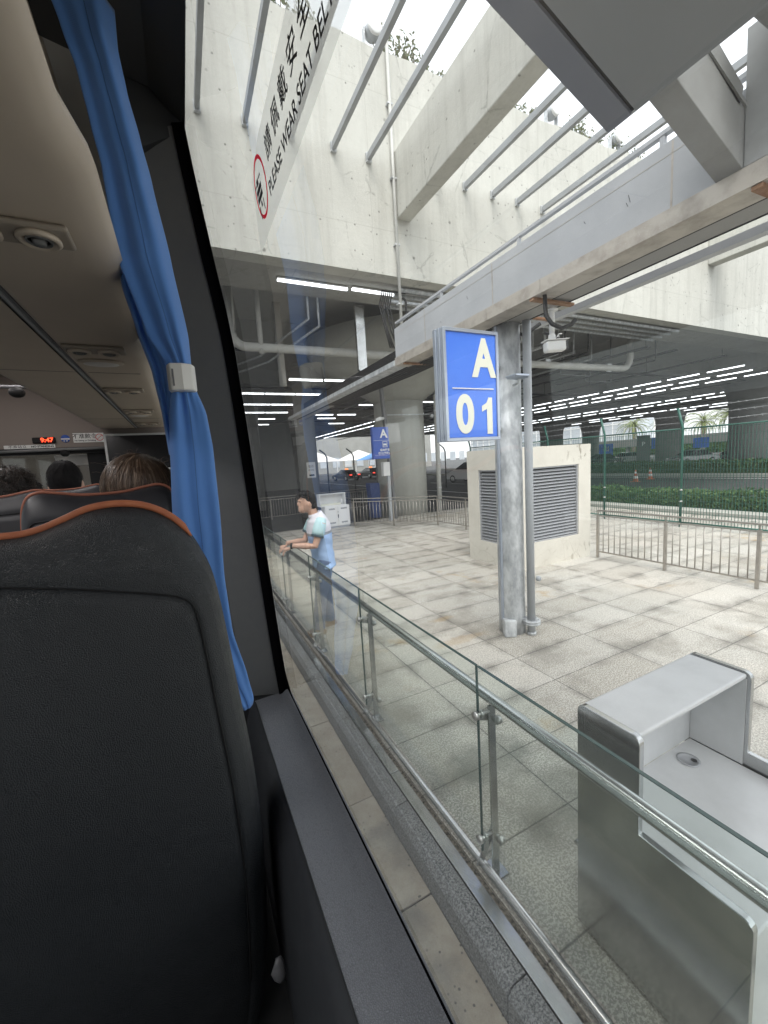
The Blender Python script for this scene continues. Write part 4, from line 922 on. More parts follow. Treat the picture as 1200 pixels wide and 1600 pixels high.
def palm(x, y, h, label, s_=1):
    t = thing('palm_tree', label, 'palm tree', (x, y, ZR), 'palm trees beyond the deck'); rnd = random.Random(int(x * 3 + y))
    MB().tube([(x, y, ZR), (x + .15, y, h * .5), (x, y, h)], [.42, .3, .34], 10).build('trunk', M_bark, t)
    q = MB()
    for k in range(46):
        a = rnd.uniform(0, 6.283); el = rnd.uniform(-.35, 1.35); L = rnd.uniform(3.0, 4.0) * s_; d = Vector((math.cos(a), math.sin(a), 0)); prev = Vector((x, y, h)); side = Vector((-d.y, d.x, 0))
        e = el
        for j in range(9):
            nx = prev + (d * math.cos(e) + SZ * math.sin(e)) * (L / 9); e -= .2
            wd = .42 * s_ * (1 - j / 10)
            for sg in (-1, 1):
                for u in (0, .5): c_ = prev.lerp(nx, u); q.poly([c_, c_ + (nx - prev) * .35, c_ + side * sg * wd + (nx - prev) * .8 - SZ * .18 * s_])
            q.poly([prev - side * .03, prev + side * .03, nx + side * .03, nx - side * .03]); prev = nx
    q.build('crown', M_palm, t, recalc=False)
palm(84, 52.5, 6.2, 'pale green palm left of the flared pillar', 1.1)
palm(90, 49, 6.0, 'green palm partly hidden by the flared pillar', 1.1)
palm(92, 39.5, 7.0, 'big fan crowned palm above the mesh fence', 1.25)
palm(86, 41.0, 5.6, 'yellowish palm just right of the flared pillar', 1.0)
palm(92, 32.0, 7.0, 'palm beside the broad right hand pillar', 1.2)
hedge('hedge', 92, 95.5, 20, 110, -.1, 2.9, 'tall leafy hedge under the distant palms', 5000, .5)
t = thing('tent', 'blue market tent far behind the taxis', 'tent', (33, 66, 0))
q = MB().loft([[(29, 64, 2.5), (37, 64, 2.5), (37, 70, 2.5), (29, 70, 2.5)], [(32.9, 66.9, 4.3), (33.1, 66.9, 4.3), (33.1, 67.1, 4.3), (32.9, 67.1, 4.3)]]); q.build('roof', pm('tent blue', (.08, .25, .55), rough=.6), t)
for p in ((29, 64), (37, 64), (29, 70), (37, 70)): MB().box(p[0], p[0] + .1, p[1], p[1] + .1, ZR, 2.5).build('leg', M_white, t)
t = thing('tent', 'row of white peaked tents far behind the taxis', 'tent', (24, 70, 0))
q = MB()
for k in range(3): x = 10 + k * 9 - (4 if k > 2 else 0); q.loft([[(x, 72, 2.6), (x + 8, 72, 2.6), (x + 8, 79, 2.6), (x, 79, 2.6)], [(x + 3.9, 75.4, 4.6), (x + 4.1, 75.4, 4.6), (x + 4.1, 75.6, 4.6), (x + 3.9, 75.6, 4.6)]])
q.build('roof', M_lens, t)
for k in range(4): MB().box(10 + k * 8, 10.15 + k * 8, 72, 72.15, ZR, 2.6).build('leg', M_white, t)
def curved(x, y, label):
    t = thing('fence_post', label, 'fence post', (x, y, 0), 'bent top fence posts before the taxis')
    MB().tube([(x, y, ZR), (x, y, 2.5), (x - .12, y, 2.75), (x - .45, y, 3.0)], .045, 8).build('shaft', M_plastic2, t)
for k, x in enumerate((8.2, 10.0, 11.8, 13.6, 15.4, 17.2)): curved(x, 24.5, 'dark bent top fence post number %s from the left before the taxis' % ('one', 'two', 'three', 'four', 'five', 'six')[k])
t = thing('dark_backdrop_wall', 'dark backdrop wall added across the back of the concourse', 'wall', (0, 30, 0))  # wall put in to keep the background behind the man dark
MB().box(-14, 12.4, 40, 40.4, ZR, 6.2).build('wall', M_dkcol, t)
t = thing('barrier_wall', 'brownish concrete barrier wall ahead of the coach', 'wall', (-5, 24, 0))
MB().box(-12, .2, 24, 24.5, ZR, 5.9).build('wall', pm('brown grey concrete', (.09, .072, .055), (.12, .10, .075), 1.2, .8, world=True), t)

# ================================================================ the man at the balustrade
man = thing('person', 'man in a pale blue vest and aqua polo leaning on the glass balustrade', 'person', (1.38, 4.72, 0))
hip = Vector((1.42, 4.72, .93)); ch = Vector((1.41, 4.72, 1.30)); nk = Vector((1.365, 4.72, 1.47)); hd = Vector((1.285, 4.72, 1.615))
q = MB()
q.tube([hip - SZ * .05, hip + SZ * .15, ch, ch + Vector((-.01, 0, .1))], [(.10, .15), (.10, .145), (.115, .17), (.07, .12)], 16)
q.tube([nk - SZ * .06, nk + Vector((-.03, 0, .07))], [.062, .055], 12)
q.ell(hd, (.098, .077, .118), 20, 14); q.ell(hd + Vector((-.055, 0, -.06)), (.05, .055, .06))
q.ell(hd + Vector((-.098, 0, -.008)), (.022, .016, .028)); q.ell(hd + Vector((-.088, 0, .035)), (.02, .05, .012)); q.ell(hd + Vector((-.092, 0, -.055)), (.016, .026, .009)); q.ell(hd + Vector((-.088, 0, -.088)), (.02, .026, .02))
q.ell(hd + Vector((.008, -.078, -.012)), (.02, .01, .032)); q.ell(hd + Vector((.008, .078, -.012)), (.02, .01, .032))
hands = []
for sy, el, wr, kn, an in ((-1, Vector((1.29, 4.535, 1.115)), Vector((1.03, 4.66, 1.135)), Vector((1.34, 4.63, .48)), Vector((1.27, 4.62, .09))), (1, Vector((1.27, 4.90, 1.13)), Vector((1.02, 4.82, 1.14)), Vector((1.46, 4.82, .48)), Vector((1.49, 4.83, .09)))):
    sh = ch + Vector((-.01, sy * .165, .08)); q.tube([sh, sh.lerp(el, .5), el, el.lerp(wr, .35), wr], [.055, .047, .04, .041, .027], 12)
    q.tube([hip + Vector((0, sy * .085, 0)), kn, kn.lerp(an, .35), an], [.085, .058, .055, .036], 12)
    hdv = Vector((-.8, -sy * .1, -.6)).normalized(); pc = wr + hdv * .055; q.ell(pc, (.045, .034, .022)); sd_ = Vector((0, 1, 0))
    for k, fl_ in enumerate((.062, .07, .066, .052)):
        b = pc + hdv * .03 + sd_ * (k - 1.5) * .017; d1 = (hdv + Vector((0, 0, -.5))).normalized(); d2 = (d1 + Vector((.35, 0, -.6))).normalized()
        q.tube([b, b + d1 * fl_ * .55, b + d1 * fl_ * .55 + d2 * fl_ * .45], [.0085, .008, .0065], 8)
    b = pc - sd_ * sy * .028; q.tube([b, b + Vector((-.02, -sy * .02, -.025)), b + Vector((-.035, -sy * .018, -.05))], [.010, .009, .007], 8)
remeshed(q, 'body', M_skin, man, .007, 3)
M_vblue = pm('pale blue vest', (.36, .52, .80), (.40, .56, .84), 9, .7, bump=.5, bscale=16, bdist=.008); M_vwhite = pm('white vest yoke', (.72, .72, .78), rough=.7); M_vgrey = pm('grey reflective band', (.28, .29, .31), rough=.4)
M_aqua = pm('aqua polo', (.45, .66, .70), (.50, .70, .73), 10, .75, bump=.4, bscale=14, bdist=.01); M_cuff = pm('dark polo cuff', (.05, .09, .11), rough=.7); M_trous = pm('navy trousers', (.10, .15, .26), (.13, .18, .30), 6, .8, bump=.5, bscale=12, bdist=.01); M_shoe = pm('tan shoe', (.25, .16, .08), rough=.5)
def ringat(c, rx, ry, n=24, tilt=0): return [Vector(c) + Vector((math.cos(2 * math.pi * t / n) * rx, math.sin(2 * math.pi * t / n) * ry, math.cos(2 * math.pi * t / n) * rx * tilt)) for t in range(n)]
q = MB(); q.smooth = True
prof = [(1.44, .815, .135, .195), (1.435, .90, .13, .185), (1.425, 1.02, .128, .18), (1.415, 1.15, .137, .19), (1.41, 1.23, .142, .198), (1.41, 1.262, .142, .199), (1.405, 1.33, .135, .198), (1.395, 1.40, .112, .172), (1.385, 1.44, .088, .115), (1.375, 1.475, .07, .078)]
fine = []
for (xa_, za_, ra_, sa_), (xb_, zb_, rb_, sb_) in zip(prof, prof[1:]):
    for k in range(5): u = k / 5; fine.append((xa_ + (xb_ - xa_) * u, za_ + (zb_ - za_) * u, ra_ + (rb_ - ra_) * u, sa_ + (sb_ - sa_) * u))
fine.append(prof[-1])
rings = [ringat((x, 4.72, z), rx, ry, 40, .12 + .33 * max(0, min(1, (z - 1.40) / .06))) for x, z, rx, ry in fine]
q.loft(rings, False); q.mi = [(0 if i // 40 < 20 else (1 if i // 40 < 25 else 2)) for i in range(len(q.f))]
q.v = [(lambda X_, Y_, Z_: (lambda a_, k_: (1.41 + (X_ - 1.41) * (1 + k_), 4.72 + (Y_ - 4.72) * (1 + k_), Z_))(0, .035 * math.sin(Z_ * 42 + math.atan2(Y_ - 4.72, X_ - 1.41) * 3) * math.sin(math.atan2(Y_ - 4.72, X_ - 1.41) * 2 + Z_ * 9) * (1 if Z_ < 1.3 else .3)))(*p) for p in q.v]
q.build('vest', [M_vblue, M_vgrey, M_vwhite], man, solid=.006)
q = MB(); q.tube([nk + Vector((.01, 0, -.04)), nk + Vector((-.005, 0, .012))], [.082, .066], 20, False); q.build('collar', M_vwhite, man, solid=.006)
for sy, el in ((-1, Vector((1.29, 4.535, 1.115))), (1, Vector((1.27, 4.90, 1.13)))):
    sh = ch + Vector((-.01, sy * .15, .10)); a = sh.lerp(el, .58)
    q = MB(); q.tube([sh + Vector((.01, -sy * .03, .01)), sh.lerp(el, .2), sh.lerp(el, .45), a], [.060, .074, .073, .071], 20, False); sl_ = q.build('sleeve', M_aqua, man, solid=.004)
    q = MB(); q.tube([sh.lerp(el, .575), sh.lerp(el, .66)], [.073, .072], 20, False); q.build('cuff', M_cuff, sl_, solid=.004)
q = MB(); q.tube([hip + Vector((.01, 0, .02)), hip + Vector((.01, 0, -.10))], [(.125, .165), (.125, .175)], 24)
for sy, kn, an in ((-1, Vector((1.34, 4.63, .48)), Vector((1.275, 4.62, .07))), (1, Vector((1.46, 4.82, .48)), Vector((1.485, 4.83, .07)))):
    q.tube([hip + Vector((.01, sy * .085, -.02)), hip.lerp(kn, .5) + Vector((.01, sy * .05, 0)), kn, kn.lerp(an, .5), an], [.105, .095, .078, .075, .075], 16)
remeshed(q, 'trousers', M_trous, man, .012, 3)
for c_ in (Vector((1.235, 4.62, 0)), Vector((1.445, 4.83, 0))):
    q = MB(); q.loft([ringat(c_ + SZ * z, rx, ry, 18) for z, rx, ry in ((0, .135, .048), (.03, .138, .05), (.06, .11, .046), (.085, .07, .04))]); o = q.build('shoe', M_shoe, man, bevel=.004)
q = MB()
q.ell(hd + Vector((.028, 0, .035)), (.094, .084, .098), 20, 12); q.ell(hd + Vector((-.03, 0, .105)), (.085, .066, .034)); q.ell(hd + Vector((.055, 0, -.03)), (.06, .072, .07))
rnd = random.Random(4)
for k in range(70):
    a = rnd.uniform(0, 6.28); e = rnd.uniform(.2, 1.3); d = Vector((math.cos(a) * math.cos(e), math.sin(a) * math.cos(e), math.sin(e))); p = hd + Vector((.0, 0, .03)) + Vector((d.x * .085, d.y * .075, d.z * .10))
    q.tube([p, p + d * .014 + Vector((-.015, 0, .006)), p + d * .012 + Vector((-.038, 0, .0))], [.010, .009, .004], 6)
q.build('hair', M_hairblk, man)
q = MB(); q.tube([Vector((1.055, 4.648, 1.133)), Vector((1.035, 4.658, 1.134))], [.034, .034], 16, False); q.build('watch', M_black, man, solid=.006)
q = MB(); q.ell(hd + Vector((-.088, -.034, .016)), (.004, .012, .006)); q.ell(hd + Vector((-.088, .034, .016)), (.004, .012, .006)); q.build('eyes', M_ink, man)

# ================================================================ the coach around the camera
PZ = [(1.20, .242), (1.32, .235), (1.448, .226), (1.57, .219), (1.99, .1985), (2.20, .188), (2.416, .175), (2.54, .160), (2.666, .141), (2.78, .128), (2.884, .115), (2.977, .106)]
def prof(z):
    if z <= PZ[0][0]: return PZ[0][1]
    for (a, xa_), (b, xb_) in zip(PZ, PZ[1:]):
        if z <= b: return xa_ + (xb_ - xa_) * (z - a) / (b - a)
    return PZ[-1][1] - (z - 2.977) * .25
coach = thing('coach', 'coach interior with dark pillar, grained window sill, beige luggage rack and large side window', 'coach', (-1.0, 0, ZR))
def wsheet(y0, y1, z0, z1, off=0, ny=1, nz=14):
    q = MB(); q.smooth = True; zs = [z0 + (z1 - z0) * k / nz for k in range(nz + 1)]
    q.loft([[(prof(z) + off, y0 + (y1 - y0) * j / ny, z) for z in zs] for j in range(ny + 1)], cap=False, closed=False); return q
g1 = wsheet(-1.3, 1.30, 1.32, 2.975, 0, 1, 24).build('window_glass', M_busglass, coach)
wsheet(1.90, 4.3, 1.32, 2.975, 0, 1, 12).build('window_glass', M_busglass, coach)
# black printed border and rubber of the window
q = wsheet(1.262, 1.30, 1.335, 2.975, -.004); q.loft([[(prof(1.322) - .004, y, 1.322), (prof(1.337) - .004, y, 1.337)] for y in (-1.3, 1.30)], cap=False, closed=False)
rc = .09
q2 = []
for k in range(9):
    a = R(90 * k / 8); q2.append((1.262 - rc + rc * math.sin(a), 1.337 + rc - rc * math.cos(a)))
q.poly([(prof(1.337) - .0045, 1.262 + .002, 1.335)] + [(prof(z) - .0045, y, z) for y, z in q2])
q.build('window_border', M_frit, coach)
q = MB(); zs = [1.30 + k * .06 for k in range(29)]
q.smooth = False
q.loft([[(prof(z) - .004, 1.30, z), (prof(z) - .03, 1.306, z), (prof(z) - .128, 1.345, z), (prof(z) - .15, 1.38, z), (prof(z) - .15, 1.86, z), (prof(z) - .002, 1.90, z), (prof(z) - .002, 1.303, z)] for z in zs]); q.build('pillar', M_plastic, coach, bevel=.006)
q = MB(); q.loft([[(prof(z) - .003, 1.285, z), (prof(z) - .003, 1.3005, z), (prof(z) - .030, 1.3035, z), (prof(z) - .030, 1.298, z)] for z in zs]); q.build('window_rubber', M_frit, coach)
# sill
q = MB(); q.smooth = True
cs = [(.238, 1.322), (.226, 1.318), (.214, 1.306), (.205, 1.302), (.150, 1.300), (.128, 1.299)]; cs2 = [(.128, 1.299), (.119, 1.292), (.108, 1.272), (.098, 1.24), (.092, 1.18), (.088, 1.0), (.088, .80)]
q.loft([[(x, y, z) for x, z in cs] for y in (-1.6, -.8, 0, .6, 1.31)], cap=False, closed=False); q.build('sill', M_sill, coach)
q = MB(); q.smooth = True; q.loft([[(x, y, z) for x, z in cs2] for y in (-1.6, -.8, 0, .6, 1.31)], cap=False, closed=False); q.build('sill_skirt', M_skirt, coach)
q = MB().tube([(.1285, -1.6, 1.2995), (.1285, 1.30, 1.2995)], .0016, 6); q.build('sill_seam', M_plastic2, coach)
q = MB(); q.box(.085, .24, 1.312, 4.6, .72, 1.295); q.build('lower_trim', M_plastic2, coach)
q = MB(); q.box(.244, .262, -2.2, 4.7, ZR + .35, 1.235); q.box(-2.30, -2.12, -2.2, 4.7, ZR + .35, 1.30); q.box(-2.30, .40, -2.35, -2.2, ZR + .35, 3.1); q.build('body_side', M_white, coach)
MB().box(-2.12, .238, -2.2, 4.7, .70, .80).build('floor', M_plastic2, coach)
# roof and header above the window
q = MB(); q.prism([(.108, -2.2, 2.972), (.10, -2.2, 2.985), (.03, -2.2, 3.05), (-.19, -2.2, 3.09), (-.19, -2.2, 3.13), (.02, -2.2, 3.14), (.11, -2.2, 3.10)], (0, 3.50, 0)); q.build('window_header', M_plastic2, coach, bevel=.004)
q = MB(); q.prism([(.104, 1.31, 2.972), (.03, 1.31, 2.93), (-.05, 1.31, 2.88), (-.05, 1.31, 3.13), (.104, 1.31, 3.1)], (0, 3.3, 0)); q.build('header_panel', M_plastic2, coach)
q = MB(); q.box(-2.30, .10, -2.35, 4.75, 3.142, 3.20); q.build('roof', M_white, coach, bevel=.02)
q = MB(); q.prism([(-2.2, -2.2, 2.5), (-2.2, -2.2, 2.7), (-1.3, -2.2, 2.94), (-1.0, -2.2, 2.96), (-.75, -2.2, 2.93), (-.64, -2.2, 2.84), (-.64, -2.2, 3.0), (-2.2, -2.2, 3.0)], (0, 6.7, 0)); q.build('ceiling', M_beige2, coach)
q = MB(); q.box(-.90, -.845, .74, 1.54, 2.925, 2.94); q.box(-.90, -.845, 3.05, 3.7, 2.925, 2.94); q.box(-.90, -.845, -1.6, -.4, 2.925, 2.94); q.box(-1.36, -1.30, -1.6, 4.0, 2.915, 2.93); q.build('ceiling_light_and_fill', M_coachlight, coach)  # rear strip and long far-side strip are added, unseen, to brighten the cabin
# luggage rack
q = MB(); q.smooth = True
rk = [(-.640, 2.84), (-.660, 2.60), (-.650, 2.53), (-.628, 2.503), (-.60, 2.499), (-.352, 2.499)]
q.loft([[(x, y, z) for x, z in rk] for y in (-2.2, 0, 2.2, 4.44)], cap=False, closed=False)
rack = q.build('luggage_rack', M_beige, coach)
q = MB().box(-.352, -.328, -2.2, 4.44, 2.503, 2.52); q.build('groove_strip', M_groove, rack)
q = MB().box(-.344, -.336, -2.2, 4.44, 2.4985, 2.5025); q.build('groove_bead', M_louvre, rack)
q = MB(); q.smooth = True
rk = [(-.328, 2.512), (-.324, 2.501), (-.31, 2.499), (-.135, 2.499), (-.105, 2.502), (-.082, 2.512), (-.068, 2.53), (-.075, 2.56), (-.17, 2.62), (-.19, 3.13)]
q.loft([[(x + (s_ if x > -.15 else 0), y, z) for x, z in rk] for y, s_ in ((-2.2, -.02), (.70, -.02), (.80, 0), (1.62, 0), (1.70, -.02), (1.80, -.02), (1.88, 0), (4.40, 0))], cap=False, closed=False); q.poly([(x, 4.40, z) for x, z in rk] + [(-.328, 4.40, 2.86)])
pnl = q.build('service_panel', M_beige, coach)
for y in (.58, 2.12, 3.72): MB().box(-.627, -.352, y, y + .0015, 2.4978, 2.4995).build('panel_joint', M_groove, rack); MB().box(-.31, -.12, y, y + .0015, 2.4978, 2.4995).build('panel_joint', M_groove, pnl)
def vent(y, rx, label=None):
    q = MB().box(-.335 + .02, -.135, y - .038, y + .038, 2.487, 2.4985); o = q.build('vent_unit', M_beigedk, coach, bevel=.012, seg=3)
    for x in (-.27, -.185):
        q = MB().lathe((x, y, 2.487), [(.033, 0), (.034, -.006), (.028, -.010), (.024, -.004), (.001, -.004)], 28); a = q.build('air_nozzle', M_beige, o)
        q = MB().lathe((x, y, 2.482), [(.021, 0), (.019, -.004), (.017, 0)], 20); q.lathe((x, y, 2.482), [(.012, 0), (.009, -.007), (.001, -.008)], 16); q.build('nozzle_ring', M_plastic, a)
for y in (.965, 1.735, 2.49, 3.25, 4.0): vent(y, 0)
for y in (1.925, 3.47):
    q = MB().lathe((0, 0, 0), [(.075, 0), (.076, -.006), (.066, -.010)], 32); q.v = [(-.235 + x * 1.0, y + yy * .62, 2.4985 + z) for x, yy, z in q.v]; o = q.build('lamp_unit', M_beige, coach)
    q = MB().lathe((0, 0, 0), [(.001, -.017), (.03, -.016), (.055, -.012), (.062, -.008), (.062, 0)], 32, cap=False); q.v = [(-.235 + x, y + yy * .62, 2.4985 + z) for x, yy, z in q.v]; q.build('lamp_lens', M_lens, o)
# handrail bar and mirror pod across the ceiling
q = MB().tube([(-2.1, 3.6, 2.70), (-.66, 3.6, 2.70)], .012, 8); q.build('cross_rail', M_groove, coach)
q = MB().ell((-.93, 3.55, 2.655), (.045, .04, .035)); q.build('dome_sensor', M_black, coach)
# front bulkhead
q = MB().box(-2.2, .12, 4.50, 4.56, 2.345, 3.1); bh = q.build('front_bulkhead', M_beige2, coach)
q = MB().box(-2.2, .12, 4.46, 4.52, 2.29, 2.343); q.build('blind_roller', M_black, coach)
q = MB().tube([(-1.55, 4.42, 2.318), (-.40, 4.42, 2.33)], .012, 8); q.build('blind_rod', M_plastic, coach)
q = MB().box(-.76, -.56, 4.50, 4.56, .8, 2.29); q.box(-2.3, .25, 4.55, 4.75, ZR + .3, 1.35); q.build('front_frame', M_black, coach)
MB().box(-.56, .10, 4.50, 4.56, .8, 2.289).build('partition', M_plastic2, coach)
q = MB(); q.poly([(-2.2, 4.72, 1.3), (-.76, 4.72, 1.3), (-.76, 4.72, 2.30), (-2.2, 4.72, 2.30)]); q.build('windscreen', M_busglass, coach)
q = MB().box(-1.02, -.78, 4.62, 4.65, 2.19, 2.285); q.build('sun_visor', M_lens, coach, bevel=.004)
q = MB().ell((-.90, 4.41, 2.29), (.035, .03, .03)); q.build('cabin_camera', M_black, coach)
# left side window posts
q = MB()
for y in (-2.2, -.7, .8, 2.3, 3.9): q.box(-2.28, -2.14, y, y + .14, 1.30, 2.7)
q.box(-2.30, -2.1, -2.2, 4.7, 2.45, 3.15); q.build('side_posts', M_plastic2, coach)
q = MB(); q.poly([(-2.2, -2.1, 1.3), (-2.2, 4.65, 1.3), (-2.2, 4.65, 2.45), (-2.2, -2.1, 2.45)]); q.build('side_glass', M_sideglass, coach)  # dark tint put in on the unseen side to cut window reflections

# signs, clock and screen on the bulkhead
t = thing('digital_clock', 'black digital clock with red digits reading 9:47 on the front bulkhead', 'clock', (-1.05, 4.49, 2.37))
MB().box(-1.128, -.966, 4.475, 4.498, 2.385, 2.437).build('case', M_black, t, bevel=.008)
text('9:47', M_led, .052, (-1.025, 4.473, 2.411), SX, SZ, t, name='digits', bold=.0006)
def plaque(name, label, x0, x1, z0, z1, mat=M_stickwhite):
    t = thing(name, label, 'sign', ((x0 + x1) / 2, 4.495, z0)); MB().box(x0, x1, 4.494, 4.499, z0, z1).build('plate', mat, t); return t
t = plaque('notice_sticker', 'white strip reading NO STANDING below the red digital clock', -1.325, -.978, 2.346, 2.376)
text('不准站立', M_ink, .027, (-1.235, 4.493, 2.361), SX, SZ, t, scx=1.15); text('NO STANDING', M_ink, .023, (-1.065, 4.493, 2.361), SX, SZ, t, bold=.0006)
t = plaque('notice_sticker', 'white no eating or drinking notice between blue round sticker and screen', -.842, -.612, 2.385, 2.468)
text('不准飲食', M_ink, .046, (-.755, 4.493, 2.438), SX, SZ, t, bold=.0005); text('No Eating or Drinking', M_ink, .0175, (-.755, 4.493, 2.402), SX, SZ, t, bold=.0004)
q = MB(); q.lathe((-.645, 4.492, 2.428), [(.026, 0), (.031, 0), (.031, .001), (.026, .001)], 28, 'y', cap=False); q.bar((-.665, 4.492, 2.41), (-.625, 4.492, 2.446), .003, .003); q.build('ring', M_red, t)
t = thing('round_sticker', 'small round blue sticker right of the digital clock', 'sticker', (-.895, 4.495, 2.40))
MB().lathe((-.898, 4.494, 2.422), [(.001, 0), (.033, 0), (.033, .003), (.001, .003)], 28, 'y').build('disc', M_bluedk, t)
q = MB(); q.box(-.929, -.867, 4.490, 4.4935, 2.414, 2.425); q.box(-.913, -.903, 4.490, 4.4935, 2.398, 2.406); q.box(-.893, -.883, 4.490, 4.4935, 2.398, 2.406); q.build('stripe', M_stickwhite, t)
t = thing('ceiling_screen', 'black flat screen with silver frame hanging at the front of the coach', 'screen', (-.34, 4.36, 2.1))
q = MB(); x0, x1, z0, z1 = -.60, -.075, 2.10, 2.445
for a in ((x0, x0 + .018, z0, z1), (x1 - .018, x1, z0, z1), (x0 + .018, x1 - .018, z0, z0 + .018), (x0 + .018, x1 - .018, z1 - .018, z1)): q.box(a[0], a[1], 4.36, 4.39, a[2], a[3])
q.build('frame', M_tvframe, t, bevel=.004); MB().box(x0 + .019, x1 - .019, 4.37, 4.388, z0 + .019, z1 - .019).build('display', M_screen, t)
MB().box(-.37, -.31, 4.392, 4.495, 2.3, 2.4).build('mount', M_black, t)

# seat belt sticker on the glass
M_redink = bpy.data.materials.new('red sticker ink'); M_redink.use_nodes = True; _t = M_redink.node_tree; _g = G(_t); _a = _g.n('ShaderNodeBsdfTranslucent'); _a.inputs[0].default_value = (.95, .05, .09, 1); _m = _g.n('ShaderNodeMixShader'); _m.inputs[0].default_value = .75; _t.nodes['Principled BSDF'].inputs['Base Color'].default_value = (.7, .03, .05, 1); _g.L(_t.nodes['Principled BSDF'].outputs[0], _m.inputs[1]); _g.L(_a.outputs[0], _m.inputs[2]); _g.L(_m.outputs[0], _t.nodes['Material Output'].inputs[0])
t = thing('seat_belt_sticker', 'translucent white PLEASE WEAR SEAT BELT sticker on the coach window', 'sticker', (.165, .5, 2.43))
pa = Vector((.175 - .006, 0, 2.416)); pb = Vector((.141 - .0045, 0, 2.666)); su = (pb - pa).normalized()
def sp_(y, h, o=0): return pa + su * h + Vector((0, y, 0)) + Vector((-su.z, 0, su.x)) * o
m = bpy.data.materials.new('frosted sticker film'); m.use_nodes = True; tt = m.node_tree; bb = tt.nodes['Principled BSDF']; bb.inputs['Base Color'].default_value = (.9, .9, .88, 1); bb.inputs['Roughness'].default_value = .35; bb.inputs['Alpha'].default_value = 1
gg = G(tt); tl = gg.n('ShaderNodeBsdfTranslucent'); tl.inputs[0].default_value = (.97, .97, .95, 1); trn = gg.n('ShaderNodeBsdfTransparent'); trn.inputs[0].default_value = (.97, .98, .97, 1)
m1 = gg.n('ShaderNodeMixShader'); m1.inputs[0].default_value = .88; gg.L(bb.outputs[0], m1.inputs[1]); gg.L(tl.outputs[0], m1.inputs[2])
m2 = gg.n('ShaderNodeMixShader'); m2.inputs[0].default_value = .5; gg.L(trn.outputs[0], m2.inputs[1]); gg.L(m1.outputs[0], m2.inputs[2]); gg.L(m2.outputs[0], tt.nodes['Material Output'].inputs[0])
film = MB(); film.poly([sp_(.772, .012), sp_(.30, .012), sp_(.30, .122), sp_(.66, .122), sp_(.738, .105)]); fo = film.build('film', m, t)
YD = Vector((0, -1, 0))
for ch_, yy_ in zip('請佩戴安全帶', (.618, .572, .527, .482, .437, .392)): text(ch_, M_ink, .033, sp_(yy_, .0845, .0008), YD, su, t, extrude=.0001, bold=.0003, scx=1.1)
text('PLEASE WEAR SEAT BELT', M_ink, .025, sp_(.5115, .0453, .0008), YD, su, t, extrude=.0001, bold=.0003, scx=1.02)
q = MB(); n = 40; c0, r0, r1 = (.694, .073), .0365, .0315; b0_ = [sp_(c0[0] + r0 * math.cos(2 * math.pi * k / n), c0[1] + r0 * 1.12 * math.sin(2 * math.pi * k / n), .0008) for k in range(n)]; b1_ = [sp_(c0[0] + r1 * math.cos(2 * math.pi * k / n), c0[1] + r1 * 1.12 * math.sin(2 * math.pi * k / n), .0008) for k in range(n)]
q.loft([b0_, b1_], cap=False); q.build('ring', M_redink, t, recalc=False)
q = MB()
for (ya, yb_, ha, hb) in ((.722, .688, .062, .070), (.722, .688, .072, .080), (.726, .714, .085, .088), (.712, .700, .082, .091), (.698, .684, .086, .089), (.720, .716, .040, .058), (.694, .690, .042, .058), (.708, .700, .052, .060)):
    q.poly([sp_(ya, ha, .0009), sp_(yb_, ha, .0009), sp_(yb_, hb, .0009), sp_(ya, hb, .0009)])
q.build('belt_symbol', M_ink, t, recalc=False)

# ---------------------------------------------------------------- curtain
t = thing('window_curtain', 'blue woven curtain gathered by a white clip against the window pillar', 'curtain', (.03, 1.1, 1.41))
def sheet(rows, name, nx=46, amp=.012, folds=2.6, ph=0, ybase=1.1, mat=M_curtain):
    q = MB(); q.smooth = True; rings = []; N = 70
    zs_ = [r[0] for r in rows]
    for i in range(N + 1):
        z = zs_[0] + (zs_[-1] - zs_[0]) * i / N
        for (za, la, ra), (zb, lb, rb) in zip(rows, rows[1:]):
            if zb <= z <= za + 1e-6: break
        k = (za - z) / (za - zb); k_ = k * k * (3 - 2 * k) * .35 + k * .65; xl = la + (lb - la) * k_; xr = ra + (rb - ra) * k_; wd = xr - xl; ring = []
        for j in range(nx + 1):
            u = j / nx; s_ = math.sin(u * folds * 2 * math.pi + ph + .6 * math.sin(z * 3)) + .35 * math.sin(u * folds * 4.6 * math.pi + z * 2 + ph) + .10 * math.sin(u * folds * 13 + z * 5) * math.sin(z * 17 + u * 4) + .35 * math.exp(-abs(z - 2.27) * 12) * math.sin(u * 26 + ph)
            edge = -.018 * abs(2 * u - 1) ** 3
            ring.append((xl + wd * u, ybase - .012 * math.sin(math.pi * u) - amp * s_ * min(1, wd / .07) - edge, z))
        rings.append(ring)
    q.loft(rings, cap=False, closed=False); co = q.build(name, mat, t, solid=.0015)
    if name != 'back_fold':
        st = MB(); j = int(nx * .56)
        for a_, b_ in zip(rings, rings[1:]):
            pa_, pb_ = Vector(a_[j]), Vector(b_[j]); nrm_ = (Vector(a_[j + 1]) - Vector(a_[j - 1])).cross(pb_ - pa_).normalized(); nrm_ *= -1 if nrm_.y > 0 else 1
            for u0 in (.05, .38, .71): st.bar(pa_.lerp(pb_, u0) + nrm_ * .0016, pa_.lerp(pb_, u0 + .2) + nrm_ * .0016, .0011, .0008, (0, 1, 0))
        st.build('stitching', M_stitch, co)
        hm = MB(); hm.tube([Vector(r_[nx]) + Vector((-.002, -.0012, 0)) for r_ in rings], .0011, 5); hm.build('hem', mat, co)
    return co
up = [(3.045, -.140, -.022), (2.97, -.122, -.025), (2.892, -.104, -.018), (2.80, -.094, -.003), (2.721, -.084, .009), (2.55, -.080, .030), (2.379, -.041, .048), (2.304, -.006, .047), (2.262, .000, .046)]
